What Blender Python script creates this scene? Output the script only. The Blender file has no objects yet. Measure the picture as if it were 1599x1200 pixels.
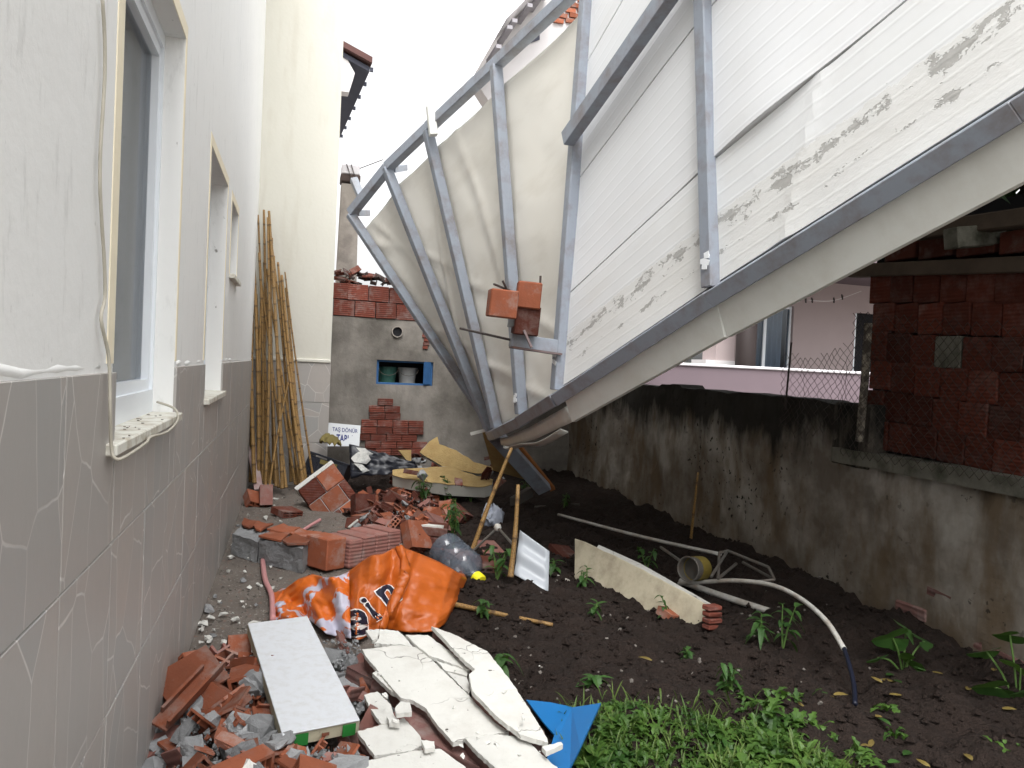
import bpy, bmesh, math, random
from mathutils import Vector, Matrix, Euler, noise
from mathutils.bvhtree import BVHTree
R = math.radians
rnd = random.Random(7)
scn = bpy.context.scene
col = scn.collection

# ------------------------------------------------------------------ camera
F_PX, W_PX, H_PX = 1200.0, 1599.0, 1200.0
YAW, PITCH, ROLL, CAM_H = R(15.8), R(-1.3), R(2.6), 1.5
fw = Vector((math.sin(YAW)*math.cos(PITCH), math.cos(YAW)*math.cos(PITCH), math.sin(PITCH)))
r0 = Vector((math.cos(YAW), -math.sin(YAW), 0)); u0 = r0.cross(fw)
rt = r0*math.cos(ROLL)+u0*math.sin(ROLL); up = u0*math.cos(ROLL)-r0*math.sin(ROLL)
CAM = Vector((0, 0, CAM_H))
cd = bpy.data.cameras.new('camera'); cam = bpy.data.objects.new('camera', cd); col.objects.link(cam)
cd.sensor_width = 36; cd.lens = 36*F_PX/W_PX; cd.clip_start = .05; cd.clip_end = 900
m = Matrix((rt, up, -fw)).transposed().to_4x4(); m.translation = CAM
cam.matrix_world = m
scn.camera = cam

# ------------------------------------------------------------------ light
SUN_EL, SUN_AZ = R(58), R(200)          # high cloud-veiled sun behind the camera
wd = bpy.data.worlds.new('World'); scn.world = wd; wd.use_nodes = True
wn = wd.node_tree; bg = wn.nodes['Background']
sky = wn.nodes.new('ShaderNodeTexSky'); sky.sky_type = 'NISHITA'; sky.sun_disc = False
sky.sun_elevation = SUN_EL; sky.sun_rotation = SUN_AZ; sky.dust_density = 6; sky.air_density = 1; sky.ozone_density = .6
hs = wn.nodes.new('ShaderNodeHueSaturation'); hs.inputs['Saturation'].default_value = .05
wn.links.new(sky.outputs[0], hs.inputs['Color']); wn.links.new(hs.outputs[0], bg.inputs['Color'])
bg.inputs['Strength'].default_value = .15
sd = bpy.data.lights.new('sun', 'SUN'); sd.energy = .55; sd.angle = R(40); sd.color = (1, .97, .93)
so = bpy.data.objects.new('sun', sd); col.objects.link(so)
sv = Vector((math.sin(SUN_AZ)*math.cos(SUN_EL), math.cos(SUN_AZ)*math.cos(SUN_EL), math.sin(SUN_EL)))
so.rotation_euler = (-sv).to_track_quat('-Z', 'Y').to_euler()
vs = scn.view_settings; vs.view_transform = 'Standard'; vs.look = 'None'; vs.gamma = 1; vs.exposure = 1.5
vs.use_curve_mapping = False
scn.cycles.max_bounces = 6; scn.cycles.diffuse_bounces = 3; scn.cycles.glossy_bounces = 2; scn.cycles.transparent_max_bounces = 6

# ------------------------------------------------------------------ helpers
def ray(x, y): return fw+rt*((x-799.5)/F_PX)+up*((600-y)/F_PX)
def at(x, y, d): return CAM+ray(x, y)*d
def onz(x, y, z=0.0): d = ray(x, y); return CAM+d*((z-CAM_H)/d.z)
def onx(x, y, X): d = ray(x, y); return CAM+d*(X/d.x)
def ony(x, y, Y): d = ray(x, y); return CAM+d*(Y/d.y)
def onpl(x, y, P, n): d = ray(x, y); return CAM+d*((P-CAM).dot(n)/d.dot(n))

class MB:
    def __init__(s): s.v = []; s.f = []; s.uv = {}
    def add(s, vs, fs):
        b = len(s.v); s.v += [Vector(v) for v in vs]; s.f += [tuple(i+b for i in f) for f in fs]; return s
    def box(s, c, size, rot=None):
        c = Vector(c); h = Vector(size)/2
        p = [Vector((x*h.x, y*h.y, z*h.z)) for x in (-1, 1) for y in (-1, 1) for z in (-1, 1)]
        if rot is not None: p = [rot @ q for q in p]
        return s.add([c+q for q in p], [(0,1,3,2),(4,6,7,5),(0,4,5,1),(2,3,7,6),(0,2,6,4),(1,5,7,3)])
    def span(s, a, b):
        a, b = Vector(a), Vector(b); return s.box((a+b)/2, [abs(q) for q in (b-a)])
    def bar(s, a, b, w, d, side):
        """rectangular tube from a to b; side = vector of its width, d = depth the other way"""
        a, b = Vector(a), Vector(b); t = (b-a).normalized(); sx = (side-t*side.dot(t)).normalized(); sy = t.cross(sx)
        q = [sx*(w/2*i)+sy*(d/2*j) for i, j in ((-1,-1),(1,-1),(1,1),(-1,1))]
        return s.add([a+k for k in q]+[b+k for k in q], [(3,2,1,0),(4,5,6,7),(0,1,5,4),(1,2,6,5),(2,3,7,6),(3,0,4,7)])
    def prism(s, poly, vec):
        n = len(poly); vec = Vector(vec)
        nn = Vector((0,0,0))
        for i in range(n): nn += Vector(poly[i]).cross(Vector(poly[(i+1) % n]))
        p = list(poly) if nn.dot(vec) < 0 else list(poly)[::-1]
        return s.add(p+[Vector(q)+vec for q in p], [tuple(range(n)), tuple(range(2*n-1, n-1, -1))]+[(i, i+n, (i+1) % n+n, (i+1) % n) for i in range(n)])
    def tube(s, pts, rad, n=8, cap=True):
        pts = [Vector(p) for p in pts]; k = len(pts); b = len(s.v); ref = None
        for i, p in enumerate(pts):
            t = (pts[min(i+1, k-1)]-pts[max(i-1, 0)]).normalized()
            if ref is None: ref = t.orthogonal().normalized()
            ref = (ref-t*ref.dot(t)).normalized(); o = t.cross(ref)
            r = rad[i] if isinstance(rad, (list, tuple)) else rad
            for j in range(n):
                a = 2*math.pi*j/n; s.v.append(p+ref*(r*math.cos(a))+o*(r*math.sin(a)))
        for i in range(k-1):
            for j in range(n):
                s.f.append((b+i*n+j, b+i*n+(j+1) % n, b+(i+1)*n+(j+1) % n, b+(i+1)*n+j))
        if cap: s.f.append(tuple(b+j for j in range(n))[::-1]); s.f.append(tuple(b+(k-1)*n+j for j in range(n)))
        return s
    def grid(s, fn, nu, nv, uvfn=None, flip=False):
        b = len(s.v)
        for j in range(nv+1):
            for i in range(nu+1):
                s.v.append(Vector(fn(i/nu, j/nv)))
                if uvfn: s.uv[len(s.v)-1] = uvfn(i/nu, j/nv)
        for j in range(nv):
            for i in range(nu):
                q = (b+j*(nu+1)+i, b+j*(nu+1)+i+1, b+(j+1)*(nu+1)+i+1, b+(j+1)*(nu+1)+i)
                s.f.append(q[::-1] if flip else q)
        return s
    def mesh(s, name, origin=Vector((0,0,0)), bevel=0, smooth=False):
        me = bpy.data.meshes.new(name); me.from_pydata([v-origin for v in s.v], [], s.f)
        if s.uv:
            ul = me.uv_layers.new(name='UVMap')
            for l in me.loops: ul.data[l.index].uv = s.uv.get(l.vertex_index, (0, 0))
        if bevel:
            bm = bmesh.new(); bm.from_mesh(me); bmesh.ops.remove_doubles(bm, verts=bm.verts, dist=1e-5)
            bmesh.ops.recalc_face_normals(bm, faces=bm.faces)
            ed = [e for e in bm.edges if len(e.link_faces) == 2 and e.calc_face_angle(0) > .5]
            bmesh.ops.bevel(bm, geom=ed, offset=bevel, segments=1, affect='EDGES', clamp_overlap=True)
            bm.to_mesh(me); bm.free()
        if smooth:
            for p in me.polygons: p.use_smooth = True
        me.update(); return me

def wloc(o):
    l = Vector((0,0,0))
    while o: l += o.location; o = o.parent
    return l
def tag(o, label, cat, group=None):
    o['label'] = label; o['category'] = cat
    if group: o['group'] = group
    return o
def thing(name, label, cat, loc=(0,0,0), group=None, rot=None):
    o = bpy.data.objects.new(name, None); col.objects.link(o); o.location = loc; o.empty_display_size = .1
    if rot: o.rotation_euler = rot
    return tag(o, label, cat, group)
def part(name, mb, mat, parent, bevel=0, smooth=False, world=True):
    """mesh child; mb is in world coordinates (or the parent's if world is False)"""
    org = wloc(parent) if world else Vector((0,0,0))
    me = mb.mesh(name, org, bevel, smooth); me.materials.append(mat)
    o = bpy.data.objects.new(name, me); col.objects.link(o); o.parent = parent; return o
def base_of(vs):
    mn = [min(v[i] for v in vs) for i in range(3)]; mx = [max(v[i] for v in vs) for i in range(3)]
    return Vector(((mn[0]+mx[0])/2, (mn[1]+mx[1])/2, mn[2]))
def solo(name, mb, mat, label, cat, group=None, bevel=0, smooth=False):
    org = base_of(mb.v); me = mb.mesh(name, org, bevel, smooth); me.materials.append(mat)
    o = bpy.data.objects.new(name, me); col.objects.link(o); o.location = org
    return tag(o, label, cat, group)
def struct(name, mb, mat, kind='structure', smooth=False):
    me = mb.mesh(name, Vector((0,0,0)), 0, smooth); me.materials.append(mat)
    o = bpy.data.objects.new(name, me); col.objects.link(o); o['kind'] = kind; return o
def solidify(o, t, off=-1):
    md = o.modifiers.new('s', 'SOLIDIFY'); md.thickness = t; md.offset = off; return o
def smoothpts(p, k=8):
    p = [Vector(q) for q in p]; out = []
    for i in range(len(p)-1):
        a, b, c, d = p[max(i-1,0)], p[i], p[i+1], p[min(i+2, len(p)-1)]
        for j in range(k):
            t = j/k; out.append(.5*((2*b)+(c-a)*t+(2*a-5*b+4*c-d)*t*t+(3*b-a-3*c+d)*t**3))
    out.append(p[-1]); return out
def ragged(poly, amp, step):
    out = []; n = len(poly)
    for i in range(n):
        a, b = Vector((*poly[i], 0)), Vector((*poly[(i+1) % n], 0)); L = (b-a).length; k = max(1, int(L/step))
        d = (b-a).normalized(); o = Vector((-d.y, d.x, 0))
        for j in range(k):
            q = a+(b-a)*(j/k)
            if j: q += o*rnd.uniform(-amp, amp)+d*rnd.uniform(-amp, amp)
            out.append((q.x, q.y))
    return out
def slab(px, P, n, t, amp=0, step=12):
    """outline on the plane (P, n), t metres thick away from the plane's normal"""
    P, n = Vector(P), Vector(n).normalized()
    poly = ragged(px, amp, step) if amp else px
    return MB().prism([onpl(x, y, P, n) for x, y in poly], -n*t)
def fbm(p, o=4): return noise.fractal(Vector(p), 1.0, 2.0, o)

# ------------------------------------------------------------------ materials
class NT:
    def __init__(s, name, rough=.8, spec=.3, metal=0):
        s.m = bpy.data.materials.new(name); s.m.use_nodes = True; s.t = s.m.node_tree
        s.b = s.t.nodes['Principled BSDF']; s.b.inputs['Roughness'].default_value = rough
        s.b.inputs['Specular IOR Level'].default_value = spec; s.b.inputs['Metallic'].default_value = metal
        s.tc = s.n('ShaderNodeTexCoord')
    def n(s, t, **k):
        q = s.t.nodes.new(t)
        for a, b in k.items(): setattr(q, a, b)
        return q
    def l(s, a, b): s.t.links.new(a, b)
    def put(s, sock, v):
        if hasattr(v, 'node'): s.l(v, sock)
        elif isinstance(v, tuple) and len(v) == 3: sock.default_value = (*v, 1) if sock.type == 'RGBA' else v
        else: sock.default_value = v
    def coord(s, sc=(1,1,1), src='Object', rot=(0,0,0)):
        q = s.n('ShaderNodeMapping'); s.l(s.tc.outputs[src], q.inputs[0]); q.inputs['Scale'].default_value = sc
        q.inputs['Rotation'].default_value = rot; return q.outputs[0]
    def noise(s, scale, det=4, co=None, ro=.55, dist=0):
        q = s.n('ShaderNodeTexNoise'); q.inputs['Scale'].default_value = scale; q.inputs['Detail'].default_value = det
        q.inputs['Roughness'].default_value = ro; q.inputs['Distortion'].default_value = dist
        s.l(co or s.tc.outputs['Object'], q.inputs['Vector']); return q.outputs['Fac']
    def ramp(s, f, stops):
        q = s.n('ShaderNodeValToRGB'); s.l(f, q.inputs[0]); e = q.color_ramp.elements
        while len(e) < len(stops): e.new(.5)
        for i, (p, c) in enumerate(stops):
            e[i].position = p; c = c if isinstance(c, tuple) else (c, c, c); e[i].color = (*c, 1)
        return q.outputs[0]
    def mix(s, f, a, b, mode='MIX'):
        q = s.n('ShaderNodeMix', data_type='RGBA', blend_type=mode); s.put(q.inputs[0], f); s.put(q.inputs[6], a); s.put(q.inputs[7], b)
        return q.outputs[2]
    def math(s, op, a, b=0.0, c=None, clamp=False):
        q = s.n('ShaderNodeMath', operation=op, use_clamp=clamp); s.put(q.inputs[0], a); s.put(q.inputs[1], b)
        if c is not None: s.put(q.inputs[2], c)
        return q.outputs[0]
    def sep(s, v):
        q = s.n('ShaderNodeSeparateXYZ'); s.l(v, q.inputs[0]); return q.outputs
    def vary(s, c, amt):
        oi = s.n('ShaderNodeObjectInfo'); h = s.n('ShaderNodeHueSaturation'); s.put(h.inputs['Color'], c)
        s.l(s.math('MULTIPLY_ADD', oi.outputs['Random'], amt*2, 1-amt), h.inputs['Value']); return h.outputs[0]
    def bump(s, h, strength=.3, dist=.01):
        q = s.n('ShaderNodeBump'); q.inputs['Strength'].default_value = strength; q.inputs['Distance'].default_value = dist
        s.l(h, q.inputs['Height']); s.l(q.outputs[0], s.b.inputs['Normal'])
    def color(s, c): s.put(s.b.inputs['Base Color'], c); return s.m

def sc(c, k): return tuple(min(1, x*k) for x in c)
def basic(name, c, rough=.8, var=.2, scale=8, bump=.3, bs=40, bd=.004, spec=.3, metal=0, rv=0, dirt=None, dsc=5, damt=.5):
    t = NT(name, rough, spec, metal); f = t.noise(scale)
    q = t.mix(f, sc(c, 1-var), sc(c, 1+var))
    if dirt: q = t.mix(t.math('MULTIPLY', t.ramp(t.noise(dsc, 6, ro=.65), [(.45, 0.), (.68, 1.)]), damt), q, dirt)
    if rv: q = t.vary(q, rv)
    if bump: t.bump(t.noise(bs, 5), bump, bd)
    return t.color(q)

M = {}
# old white render of the house, with mildew specks
t = NT('white_render', .85, .2)
c = t.mix(t.noise(1.2), (.81, .815, .80), (.88, .88, .855))
c = t.mix(t.math('MULTIPLY', t.ramp(t.noise(9, 5, t.coord((1, 1.6, .35)), .75), [(.56, 0.), (.72, 1.)]), .35), c, (.42, .42, .40))
c = t.mix(t.ramp(t.noise(26, 4, t.coord((1, 1.5, .5))), [(.70, 0.), (.76, 1.)]), c, (.30, .29, .27))
t.bump(t.noise(13, 5, ro=.6), .22, .012); M['render'] = t.color(c)
t = NT('cream_render', .85, .2)
c = t.mix(t.noise(1.5), (.60, .585, .515), (.66, .645, .58))
c = t.mix(t.math('MULTIPLY', t.ramp(t.noise(5, 6, t.coord((1.5, 1.5, .3))), [(.52, 0.), (.78, 1.)]), .45), c, (.5, .46, .38))
t.bump(t.noise(24, 5), .25, .006); M['cream'] = t.color(c)
# printed crazy-paving wall tile
def tile_mat():
    t = NT('printed_wall_tile', .46, .35)
    geo = t.n('ShaderNodeNewGeometry')
    ps = t.sep(geo.outputs['Position']); oi = t.n('ShaderNodeObjectInfo'); cb = t.n('ShaderNodeCombineXYZ')
    t.l(t.math('MULTIPLY', t.math('ADD', ps[0], ps[1]), 5.6), cb.inputs[0]); t.l(t.math('MULTIPLY', ps[2], 3.3), cb.inputs[1])
    rv_ = t.n('ShaderNodeVectorMath', operation='ADD'); t.l(cb.outputs[0], rv_.inputs[0]); cv = t.n('ShaderNodeCombineXYZ')
    t.l(t.math('MULTIPLY', t.math('FLOOR', t.math('MULTIPLY', oi.outputs['Random'], 5.0)), 7.3), cv.inputs[0]); t.l(cv.outputs[0], rv_.inputs[1])
    mp = rv_
    nz = t.n('ShaderNodeTexNoise'); nz.inputs['Scale'].default_value = 1.1; nz.inputs['Detail'].default_value = 2; t.l(rv_.outputs[0], nz.inputs['Vector'])
    ds = t.n('ShaderNodeMix', data_type='RGBA', blend_type='LINEAR_LIGHT'); ds.inputs[0].default_value = .12; t.l(rv_.outputs[0], ds.inputs[6]); t.l(nz.outputs['Color'], ds.inputs[7])
    vo = t.n('ShaderNodeTexVoronoi', feature='DISTANCE_TO_EDGE', voronoi_dimensions='2D'); vo.inputs['Scale'].default_value = 1; t.l(ds.outputs[2], vo.inputs['Vector'])
    vc = t.n('ShaderNodeTexVoronoi', voronoi_dimensions='2D'); vc.inputs['Scale'].default_value = 1; t.l(ds.outputs[2], vc.inputs['Vector'])
    line = t.ramp(vo.outputs['Distance'], [(.007, 1.), (.016, 0.)])
    hue = t.sep(vc.outputs['Color'])[0]
    c = t.mix(hue, (.365, .36, .35), (.43, .39, .36))
    c = t.mix(t.math('MULTIPLY', t.ramp(t.noise(5, 5, mp.outputs[0], .7), [(.35, 0.), (.7, 1.)]), .6), c, (.37, .355, .335))
    st = t.n('ShaderNodeMapping'); t.l(geo.outputs['Position'], st.inputs[0]); st.inputs['Scale'].default_value = (9, 9, .8)
    c = t.mix(t.math('MULTIPLY', t.ramp(t.noise(1.4, 6, st.outputs[0], .65), [(.45, 0.), (.75, 1.)]), .35), c, (.40, .38, .36))
    c = t.mix(t.math('MULTIPLY', line, t.ramp(t.noise(.7, 2, mp.outputs[0]), [(.35, .45), (.55, 1.)])), c, (.60, .58, .55))
    t.bump(t.math('SUBTRACT', t.noise(12, 4, mp.outputs[0]), line), .12, .004)
    return t.color(c)
M['tile'] = tile_mat()
M['grout'] = basic('grey_grout', (.50, .49, .47), .9, .2, 12)
M['trim'] = basic('yellow_trim_paint', (.87, .79, .61), .85, .12, 10, .4, 30, .006)
M['marble'] = basic('dirty_marble', (.72, .71, .64), .6, .05, 5, 0, 60, .002, dirt=(.33, .26, .17), dsc=14, damt=.8)
M['pvc'] = basic('white_pvc', (.82, .86, .90), .3, .04, 4, 0)
M['curtain'] = basic('grey_curtain', (.27, .305, .345), .9, .2, 3, .2, 20)
t = NT('window_glass'); tr = t.n('ShaderNodeBsdfTransparent'); tr.inputs[0].default_value = (.62, .68, .74, 1)
gl = t.n('ShaderNodeBsdfGlossy'); gl.inputs['Roughness'].default_value = .04
fr = t.n('ShaderNodeFresnel'); fr.inputs[0].default_value = 1.5
mx = t.n('ShaderNodeMixShader'); t.l(t.math('MULTIPLY_ADD', fr.outputs[0], .8, .03, True), mx.inputs[0]); t.l(tr.outputs[0], mx.inputs[1]); t.l(gl.outputs[0], mx.inputs[2])
t.l(mx.outputs[0], t.t.nodes['Material Output'].inputs[0]); M['glass'] = t.m
M['cable'] = basic('beige_cable', (.46, .43, .36), .6, .15, 20, 0)
M['dark'] = basic('dark_interior', (.012, .012, .014), .9, .3, 5, 0)
# clay
def clay(name, c, groove=0, rv=.22, dust=.38):
    t = NT(name, .85, .2); oi = t.n('ShaderNodeObjectInfo'); av = t.n('ShaderNodeVectorMath', operation='ADD'); t.l(t.tc.outputs['Object'], av.inputs[0]); t.l(t.math('MULTIPLY', oi.outputs['Random'], 37.0), av.inputs[1]); co = av.outputs[0]
    q = t.mix(t.noise(9, 4, co), sc(c, .72), sc(c, 1.2))
    q = t.mix(t.math('MULTIPLY', t.ramp(t.noise(11, 5, co, .7), [(.52, 0.), (.72, 1.)]), .45), q, tuple(.5*x+.06 for x in c))
    q = t.mix(t.math('MULTIPLY', t.ramp(t.noise(6, 5, co, .7), [(.50, 0.), (.68, 1.)]), dust), q, (.30, .28, .26))
    h = t.noise(70, 3)
    if groove:
        w = t.n('ShaderNodeTexWave', wave_type='BANDS', bands_direction='Z'); w.inputs['Scale'].default_value = groove; w.inputs['Distortion'].default_value = .3
        t.l(t.tc.outputs['Object'], w.inputs['Vector']); h = t.math('MULTIPLY_ADD', w.outputs['Fac'], 1.5, h)
    t.bump(h, .5, .004); return t.color(t.vary(q, rv))
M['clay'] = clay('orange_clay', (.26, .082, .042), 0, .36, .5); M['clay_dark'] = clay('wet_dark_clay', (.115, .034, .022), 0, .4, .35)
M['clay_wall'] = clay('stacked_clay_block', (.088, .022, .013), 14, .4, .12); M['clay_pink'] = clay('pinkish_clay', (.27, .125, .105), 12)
M['clay_shed'] = clay('weathered_clay', (.15, .042, .028), 12, .3); M['clay_core'] = clay('purplish_clay', (.17, .088, .078), 9)
M['roof_tile'] = basic('sooty_roof_tile', (.07, .05, .045), .9, .5, 9, .6, 30, .01, rv=.5)
M['mortar'] = basic('grey_mortar', (.25, .255, .26), .95, .25, 9, .8, 35, .012, rv=.25)
t = NT('white_plaster', .9, .2); c = t.mix(t.noise(5, 4), (.57, .565, .53), (.65, .645, .61))
c = t.mix(t.math('MULTIPLY', t.ramp(t.noise(4, 5, ro=.65), [(.48, 0.), (.72, 1.)]), .4), c, (.36, .33, .29))
c = t.mix(t.ramp(t.noise(38, 2), [(.735, 0.), (.75, 1.)]), c, (.10, .09, .08))
vk = t.n('ShaderNodeTexVoronoi', feature='DISTANCE_TO_EDGE'); vk.inputs['Scale'].default_value = 3.2; t.l(t.mix(.06, t.tc.outputs['Object'], t.n('ShaderNodeTexNoise').outputs['Color'], 'LINEAR_LIGHT'), vk.inputs['Vector'])
crk = t.math('MULTIPLY', t.ramp(vk.outputs['Distance'], [(.003, 1.), (.009, 0.)]), t.ramp(t.noise(2.3, 2), [(.48, 0.), (.56, 1.)]))
c = t.mix(t.math('MULTIPLY', crk, .75), c, (.12, .11, .10)); t.bump(t.math('SUBTRACT', t.noise(60, 4), crk), .6, .004); M['plaster'] = t.color(t.vary(c, .05))
M['plaster_cream'] = basic('cream_plaster', (.52, .47, .35), .9, .12, 5, .6, 60, .004, dirt=(.22, .17, .12), dsc=6, damt=.5)
M['board'] = basic('white_speckled_board', (.58, .60, .63), .6, .03, 5, .3, 90, .002, dirt=(.45, .44, .42), dsc=28, damt=.4)
M['board_edge'] = basic('raw_board_edge', (.40, .37, .27), .9, .2, 20, .5, 80)
M['green'] = basic('green_sticker', (.02, .16, .03), .5, .2, 20, 0)
# collapsed structure
M['steel'] = basic('grey_painted_steel', (.27, .30, .35), .42, .12, 6, .08, 40, .002, spec=.5, dirt=(.15, .11, .09), dsc=6, damt=.65)
M['steel_dark'] = basic('rusty_steel', (.16, .12, .12), .6, .3, 9, .2, 40, dirt=(.12, .05, .03), dsc=10, damt=.8)
M['primer'] = basic('white_filler_dab', (.75, .77, .79), .7, .1, 20, .4)
M['rebar'] = basic('rebar', (.055, .045, .042), .7, .3, 40, .6, 120, .003)
def panel_mat(name, a, b, ribs=True, peel=True, stain=.25):
    t = NT(name, .45, .4); u = t.sep(t.tc.outputs['UV']); uvv = t.coord((1, 1, 1), 'UV')
    c = t.mix(t.noise(1.3, 3, uvv), a, b)
    c = t.mix(t.math('MULTIPLY', t.ramp(t.noise(2.2, 6, t.coord((.6, 1.6, 1), 'UV'), .6), [(.5, 0.), (.75, 1.)]), stain), c, (.50, .45, .36))
    h = t.math('MULTIPLY', t.noise(3, 2, uvv), .1)
    if peel:
        n1 = t.noise(2.2, 3, t.coord((1, .2, 1), 'UV')); n2 = t.noise(6.5, 5, t.coord((1, 1.7, 1), 'UV'), .78)
        d1 = t.math('ABSOLUTE', t.math('SUBTRACT', u[1], t.math('MULTIPLY_ADD', n1, .14, .22)))
        d2 = t.math('ABSOLUTE', t.math('SUBTRACT', u[1], t.math('MULTIPLY_ADD', n1, .10, .10)))
        d = t.math('MINIMUM', t.math('MULTIPLY', d1, 2.2), t.math('MULTIPLY_ADD', d2, 3.6, .05))
        k = t.ramp(t.math('SUBTRACT', n2, d), [(.475, 0.), (.50, .85)])
        low = t.math('LESS_THAN', u[1], t.math('MULTIPLY_ADD', n2, .10, .30))
        c = t.mix(t.math('MULTIPLY', low, .5), c, (.70, .69, .65))
        pc = t.mix(t.noise(22, 4, uvv), (.24, .235, .22), (.52, .51, .49))
        c = t.mix(k, c, pc); h = t.math('SUBTRACT', h, t.math('MULTIPLY', k, 1.2))
        h = t.math('MULTIPLY_ADD', t.math('MULTIPLY', low, n2), .7, h)
    if ribs:
        w = t.n('ShaderNodeTexWave', wave_type='BANDS', bands_direction='Y', wave_profile='SAW'); w.inputs['Scale'].default_value = 4.4; t.l(uvv, w.inputs['Vector'])
        rib = t.ramp(w.outputs['Fac'], [(.0, 0.), (.10, 1.), (.16, 1.), (.26, 0.)])
        h = t.math('MULTIPLY_ADD', rib, .12, h)
    t.bump(h, .6, .008); return t.color(c)
M['panel'] = panel_mat('white_sandwich_panel', (.72, .735, .745), (.79, .80, .795))
M['panel_up'] = panel_mat('white_sandwich_panel_upper', (.73, .745, .76), (.80, .81, .82), True, False, .1)
M['panel_tan'] = panel_mat('dusty_buckled_sheet', (.76, .73, .65), (.84, .82, .76), False, False, .35)
M['flashing'] = basic('white_flashing', (.74, .75, .71), .4, .06, 3, .06, 20, spec=.5, dirt=(.5, .47, .4), dsc=4, damt=.3)
M['foam'] = basic('yellow_foam', (.40, .285, .125), .95, .2, 14, .8, 60, .008, dirt=(.30, .18, .07), dsc=9, damt=.5)
M['foam_skin'] = basic('pale_foam_skin', (.48, .47, .42), .7, .12, 6, .2, 30)
M['timber_orange'] = basic('orange_timber', (.30, .11, .03), .8, .3, 9, .4)
M['timber'] = basic('old_timber', (.10, .075, .055), .9, .4, 7, .6, 30, .006, rv=.3)
# garden wall: stained render
t = NT('stained_garden_wall', .9, .2); P = t.sep(t.tc.outputs['Object'])
n1 = t.noise(1.6, 5, ro=.62); n2 = t.noise(3.1, 5, t.coord((1, 1.3, .5)), .6); n3 = t.noise(11, 3, ro=.6)
c = t.mix(t.ramp(n1, [(.38, 0.), (.62, 1.)]), (.15, .13, .108), (.37, .35, .315))
c = t.mix(t.math('MULTIPLY', t.ramp(n2, [(.48, 0.), (.66, 1.)]), .7), c, (.13, .095, .06))
c = t.mix(t.math('MULTIPLY', t.ramp(t.math('SUBTRACT', n2, t.math('MULTIPLY', P[2], .25)), [(.18, 0.), (.5, 1.)]), .5), c, (.12, .08, .042))
spots = t.math('MULTIPLY', t.ramp(t.noise(19, 3), [(.62, 0.), (.66, 1.)]), t.ramp(t.noise(1.1, 2), [(.47, 0.), (.56, 1.)]))
c = t.mix(spots, c, (.022, .02, .017))
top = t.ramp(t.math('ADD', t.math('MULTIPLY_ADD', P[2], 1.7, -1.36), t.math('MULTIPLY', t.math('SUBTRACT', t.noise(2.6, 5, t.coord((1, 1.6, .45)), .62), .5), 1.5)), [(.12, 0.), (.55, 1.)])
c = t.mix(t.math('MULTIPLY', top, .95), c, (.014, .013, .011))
t.bump(t.math('MULTIPLY_ADD', n3, .5, n1), .7, .02); M['gwall'] = t.color(c)
t2 = NT('algae_wall_top', .95, .15); M['algae'] = t2.color(t2.mix(t2.ramp(t2.noise(4, 7, t2.coord((1, 2.5, .5)), .65), [(.42, 0.), (.68, 1.)]), (.016, .016, .014), (.12, .105, .085)))
t2.bump(t2.noise(20, 6), .7, .02)
M['ledge'] = basic('mossy_ledge', (.15, .145, .12), .9, .35, 7, .6, 30, .01, dirt=(.03, .035, .02), dsc=6, damt=.8)
# shed plaster
t = NT('old_shed_plaster', .92, .2)
c = t.mix(t.ramp(t.noise(1.7, 6, ro=.62), [(.36, 0.), (.64, 1.)]), (.115, .105, .092), (.25, .23, .205))
c = t.mix(t.math('MULTIPLY', t.ramp(t.noise(3, 7, t.coord((1.6, 1, .4)), .65), [(.5, 0.), (.72, 1.)]), .65), c, (.13, .12, .11))
t.bump(t.noise(13, 7, ro=.65), .6, .015); M['shed'] = t.color(c)
M['concrete'] = basic('concrete', (.30, .27, .24), .9, .25, 5, .5, 25, .008, dirt=(.14, .12, .11), dsc=4, damt=.6)
M['blue'] = basic('blue_frame_paint', (.03, .10, .24), .6, .3, 12, .3)
M['blue_sheet'] = basic('blue_sheet', (.006, .13, .36), .35, .1, 4, .05, 20, spec=.5)
M['bucket_green'] = basic('green_bucket', (.03, .09, .07), .5, .2, 5, 0); M['bucket_grey'] = basic('grey_bucket', (.25, .25, .24), .5, .2, 5, 0)
M['pink'] = basic('pink_render', (.39, .32, .315), .85, .06, 3, .2, 30); M['lilac'] = basic('lilac_parapet', (.15, .115, .13), .85, .08, 3, .2, 30)
M['far_wall'] = basic('pale_far_wall', (.62, .60, .60), .9, .07, 2, .2, 20); M['far_dark'] = basic('dark_eave_board', (.07, .075, .10), .8, .2, 4, .2)
M['far_tile'] = basic('red_roof_tile', (.10, .05, .045), .85, .3, 6, .4, 20); M['soffit'] = basic('grey_soffit', (.60, .58, .60), .9, .1, 3, 0)
M['brown'] = basic('brown_column', (.028, .02, .019), .6, .15, 4, .1)
M['wire'] = basic('rusty_wire', (.05, .04, .035), .6, .3, 30, 0, metal=.4)
M['post'] = basic('peeling_post', (.07, .06, .05), .8, .4, 12, .5, dirt=(.42, .38, .30), dsc=16, damt=.9)
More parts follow.
